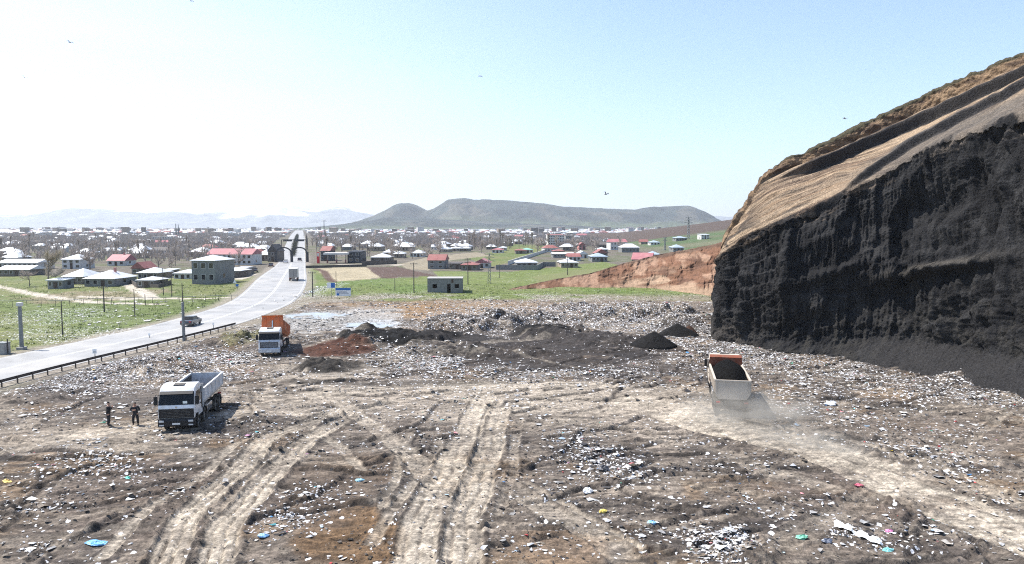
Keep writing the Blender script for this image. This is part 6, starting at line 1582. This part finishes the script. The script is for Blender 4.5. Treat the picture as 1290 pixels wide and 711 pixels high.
# ================================================================== birds
M_GULL = mat('gull_feathers', (.22, .22, .23), .8, .2, 4); M_GULLT = mat('gull_wing', (.10, .10, .11), .8, .2, 4)
def gull(label, u, v, dist, span, rz, flap):
    p = PD(u, v, dist); m = MB(); n = 8; pr = [(-.38,.015),(-.28,.05),(-.1,.085),(.08,.085),(.2,.06),(.26,.055),(.31,.035),(.36,.008)]
    vs = [(r_*math.cos(2*math.pi*k/n), y_, r_*math.sin(2*math.pi*k/n)) for y_, r_ in pr for k in range(n)]
    m.add(vs, [(i*n+k, i*n+(k+1)%n, (i+1)*n+(k+1)%n, (i+1)*n+k) for i in range(len(pr)-1) for k in range(n)])
    o = m.build('gull', M_GULL, smooth=True); s = span / 1.3; o.scale = (s,)*3; o.location = p; o.rotation_euler = (R(8), R(flap*14), rz); tag(o, label, 'bird')
    for sd in (-1, 1):
        w = MB(); up = .20 * flap; sec = [(.06, .10, -.10, .02), (.34, .15, -.06, up + .08), (.50, .10, -.06, up + .05), (.66, -.06, -.12, up - .06)]; vs = []
        for a_, f_, b_, z_ in sec: vs += [(sd*a_, f_, z_ + .012), (sd*a_, b_, z_ + .004), (sd*a_, f_, z_ - .012), (sd*a_, b_, z_ - .004)]
        fs = []
        for k in range(3):
            q = k*4; fs += [(q, q+1, q+5, q+4), (q+2, q+6, q+7, q+3), (q, q+4, q+6, q+2), (q+1, q+3, q+7, q+5)]
        w.add(vs, fs + [(0,2,3,1), (12,13,15,14)]); w.build('wing', M_GULLT, o)
    MB().add([(-.03,-.36,0),(.03,-.36,0),(.07,-.52,.0),(-.07,-.52,.0),(0,-.44,.02)], [(0,1,4),(1,2,4),(2,3,4),(3,0,4),(3,2,1,0)]).build('tail', M_GULL, o)
for a in (('dark gull gliding high at the upper left', 88, 53.5, 120, 1.25, 1.2, .6), ('small gull near the left edge of the sky', 31, 98, 150, 1.2, .7, 1.2), ('gull flying alone in the middle of the sky', 605, 96, 130, 1.2, 1.0, -.4),
          ('gull above the right end of the far hill', 763.5, 245, 110, 1.15, -.9, 1.3), ('gull flying close to the cliff edge', 1064, 149.5, 120, 1.1, 1.0, .3), ('gull at the very top of the sky left of centre', 241, 1.5, 150, 1.2, 1.2, .8)):
    gull(*a)
# ================================================================== air, light, camera
HZ = bpy.data.materials.new('thin_haze'); HZ.use_nodes = True
nt = HZ.node_tree
for n in list(nt.nodes):
    if n.type != 'OUTPUT_MATERIAL': nt.nodes.remove(n)
pv = nt.nodes.new('ShaderNodeVolumePrincipled'); pv.inputs['Color'].default_value = (.86, .92, 1, 1); pv.inputs['Density'].default_value = HAZE_D
pv.inputs['Anisotropy'].default_value = .25
nt.links.new(pv.outputs['Volume'], [n for n in nt.nodes if n.type == 'OUTPUT_MATERIAL'][0].inputs['Volume'])
hb = MB().box(-16500, 16500, -250, 15500, -1.6, 900).build('haze', HZ); hb['kind'] = 'stuff'

TO_SUN = Vector((-.955, .297, 0)).normalized(); EL = R(56)
W = bpy.data.worlds.new('World'); SC.world = W; W.use_nodes = True
nt = W.node_tree; bg = nt.nodes['Background']
sk = nt.nodes.new('ShaderNodeTexSky'); sk.sky_type = 'NISHITA'; sk.sun_disc = False
sk.sun_elevation = EL; sk.sun_rotation = math.atan2(TO_SUN.x, TO_SUN.y); sk.air_density = 1.0; sk.dust_density = SKY_DUST; sk.ozone_density = SKY_O; sk.altitude = 1500
# white glow added to the sky towards the left horizon, noised like thin cloud
def nd(t, **k):
    n = nt.nodes.new(t)
    for a, b in k.items(): setattr(n, a, b)
    return n
LK = nt.links.new
tc = nd('ShaderNodeTexCoord'); dt = nd('ShaderNodeVectorMath', operation='DOT_PRODUCT'); LK(tc.outputs['Generated'], dt.inputs[0]); dt.inputs[1].default_value = (-.88, .42, -.55)
m1 = nd('ShaderNodeMapRange', interpolation_type='SMOOTHSTEP'); m1.inputs['From Min'].default_value = .10; m1.inputs['From Max'].default_value = .85; LK(dt.outputs['Value'], m1.inputs['Value'])
mp = nd('ShaderNodeMapping'); mp.inputs['Scale'].default_value = (1.2, 1.2, 7.0); LK(tc.outputs['Generated'], mp.inputs['Vector'])
nz = nd('ShaderNodeTexNoise'); nz.inputs['Scale'].default_value = 2.4; nz.inputs['Detail'].default_value = 7; LK(mp.outputs['Vector'], nz.inputs['Vector'])
m2 = nd('ShaderNodeMapRange'); m2.inputs['From Min'].default_value = .35; m2.inputs['From Max'].default_value = .7; m2.inputs['To Min'].default_value = .42; m2.inputs['To Max'].default_value = .6; LK(nz.outputs['Fac'], m2.inputs['Value'])
mm = nd('ShaderNodeMath', operation='MULTIPLY'); LK(m1.outputs['Result'], mm.inputs[0]); LK(m2.outputs['Result'], mm.inputs[1])
mx = nd('ShaderNodeMix', data_type='RGBA'); LK(mm.outputs[0], mx.inputs['Factor']); LK(sk.outputs['Color'], mx.inputs['A']); mx.inputs['B'].default_value = (4.9, 5.2, 5.5, 1)
LK(mx.outputs['Result'], bg.inputs['Color']); bg.inputs['Strength'].default_value = SKY_S
sl = bpy.data.lights.new('sun', 'SUN'); sl.energy = SUN_E; sl.angle = R(.5); sl.color = (1, .955, .89)
so = bpy.data.objects.new('sun', sl); COL.objects.link(so); so.location = (-60, 60, 120)
d = Vector((TO_SUN.x * math.cos(EL), TO_SUN.y * math.cos(EL), math.sin(EL)))
so.rotation_euler = d.to_track_quat('Z', 'Y').to_euler()
cam = bpy.data.cameras.new('camera'); co = bpy.data.objects.new('camera', cam); COL.objects.link(co)
co.location = (0, 0, CH); co.rotation_euler = (R(90) - PITCH, 0, 0)
cam.sensor_width = 36; cam.lens = 36 * F / 1290; cam.clip_start = .1; cam.clip_end = 40000
SC.camera = co
SC.view_settings.view_transform = 'Standard'; SC.view_settings.look = 'None'; SC.view_settings.exposure = EXPO; SC.view_settings.gamma = 1
SC.view_settings.use_curve_mapping = False
SC.render.engine = 'CYCLES'; SC.cycles.use_denoising = False; SC.cycles.filter_width = 1.1; SC.cycles.max_bounces = 5; SC.cycles.diffuse_bounces = 3; SC.cycles.glossy_bounces = 3
SC.cycles.volume_bounces = 0; SC.cycles.transparent_max_bounces = 6
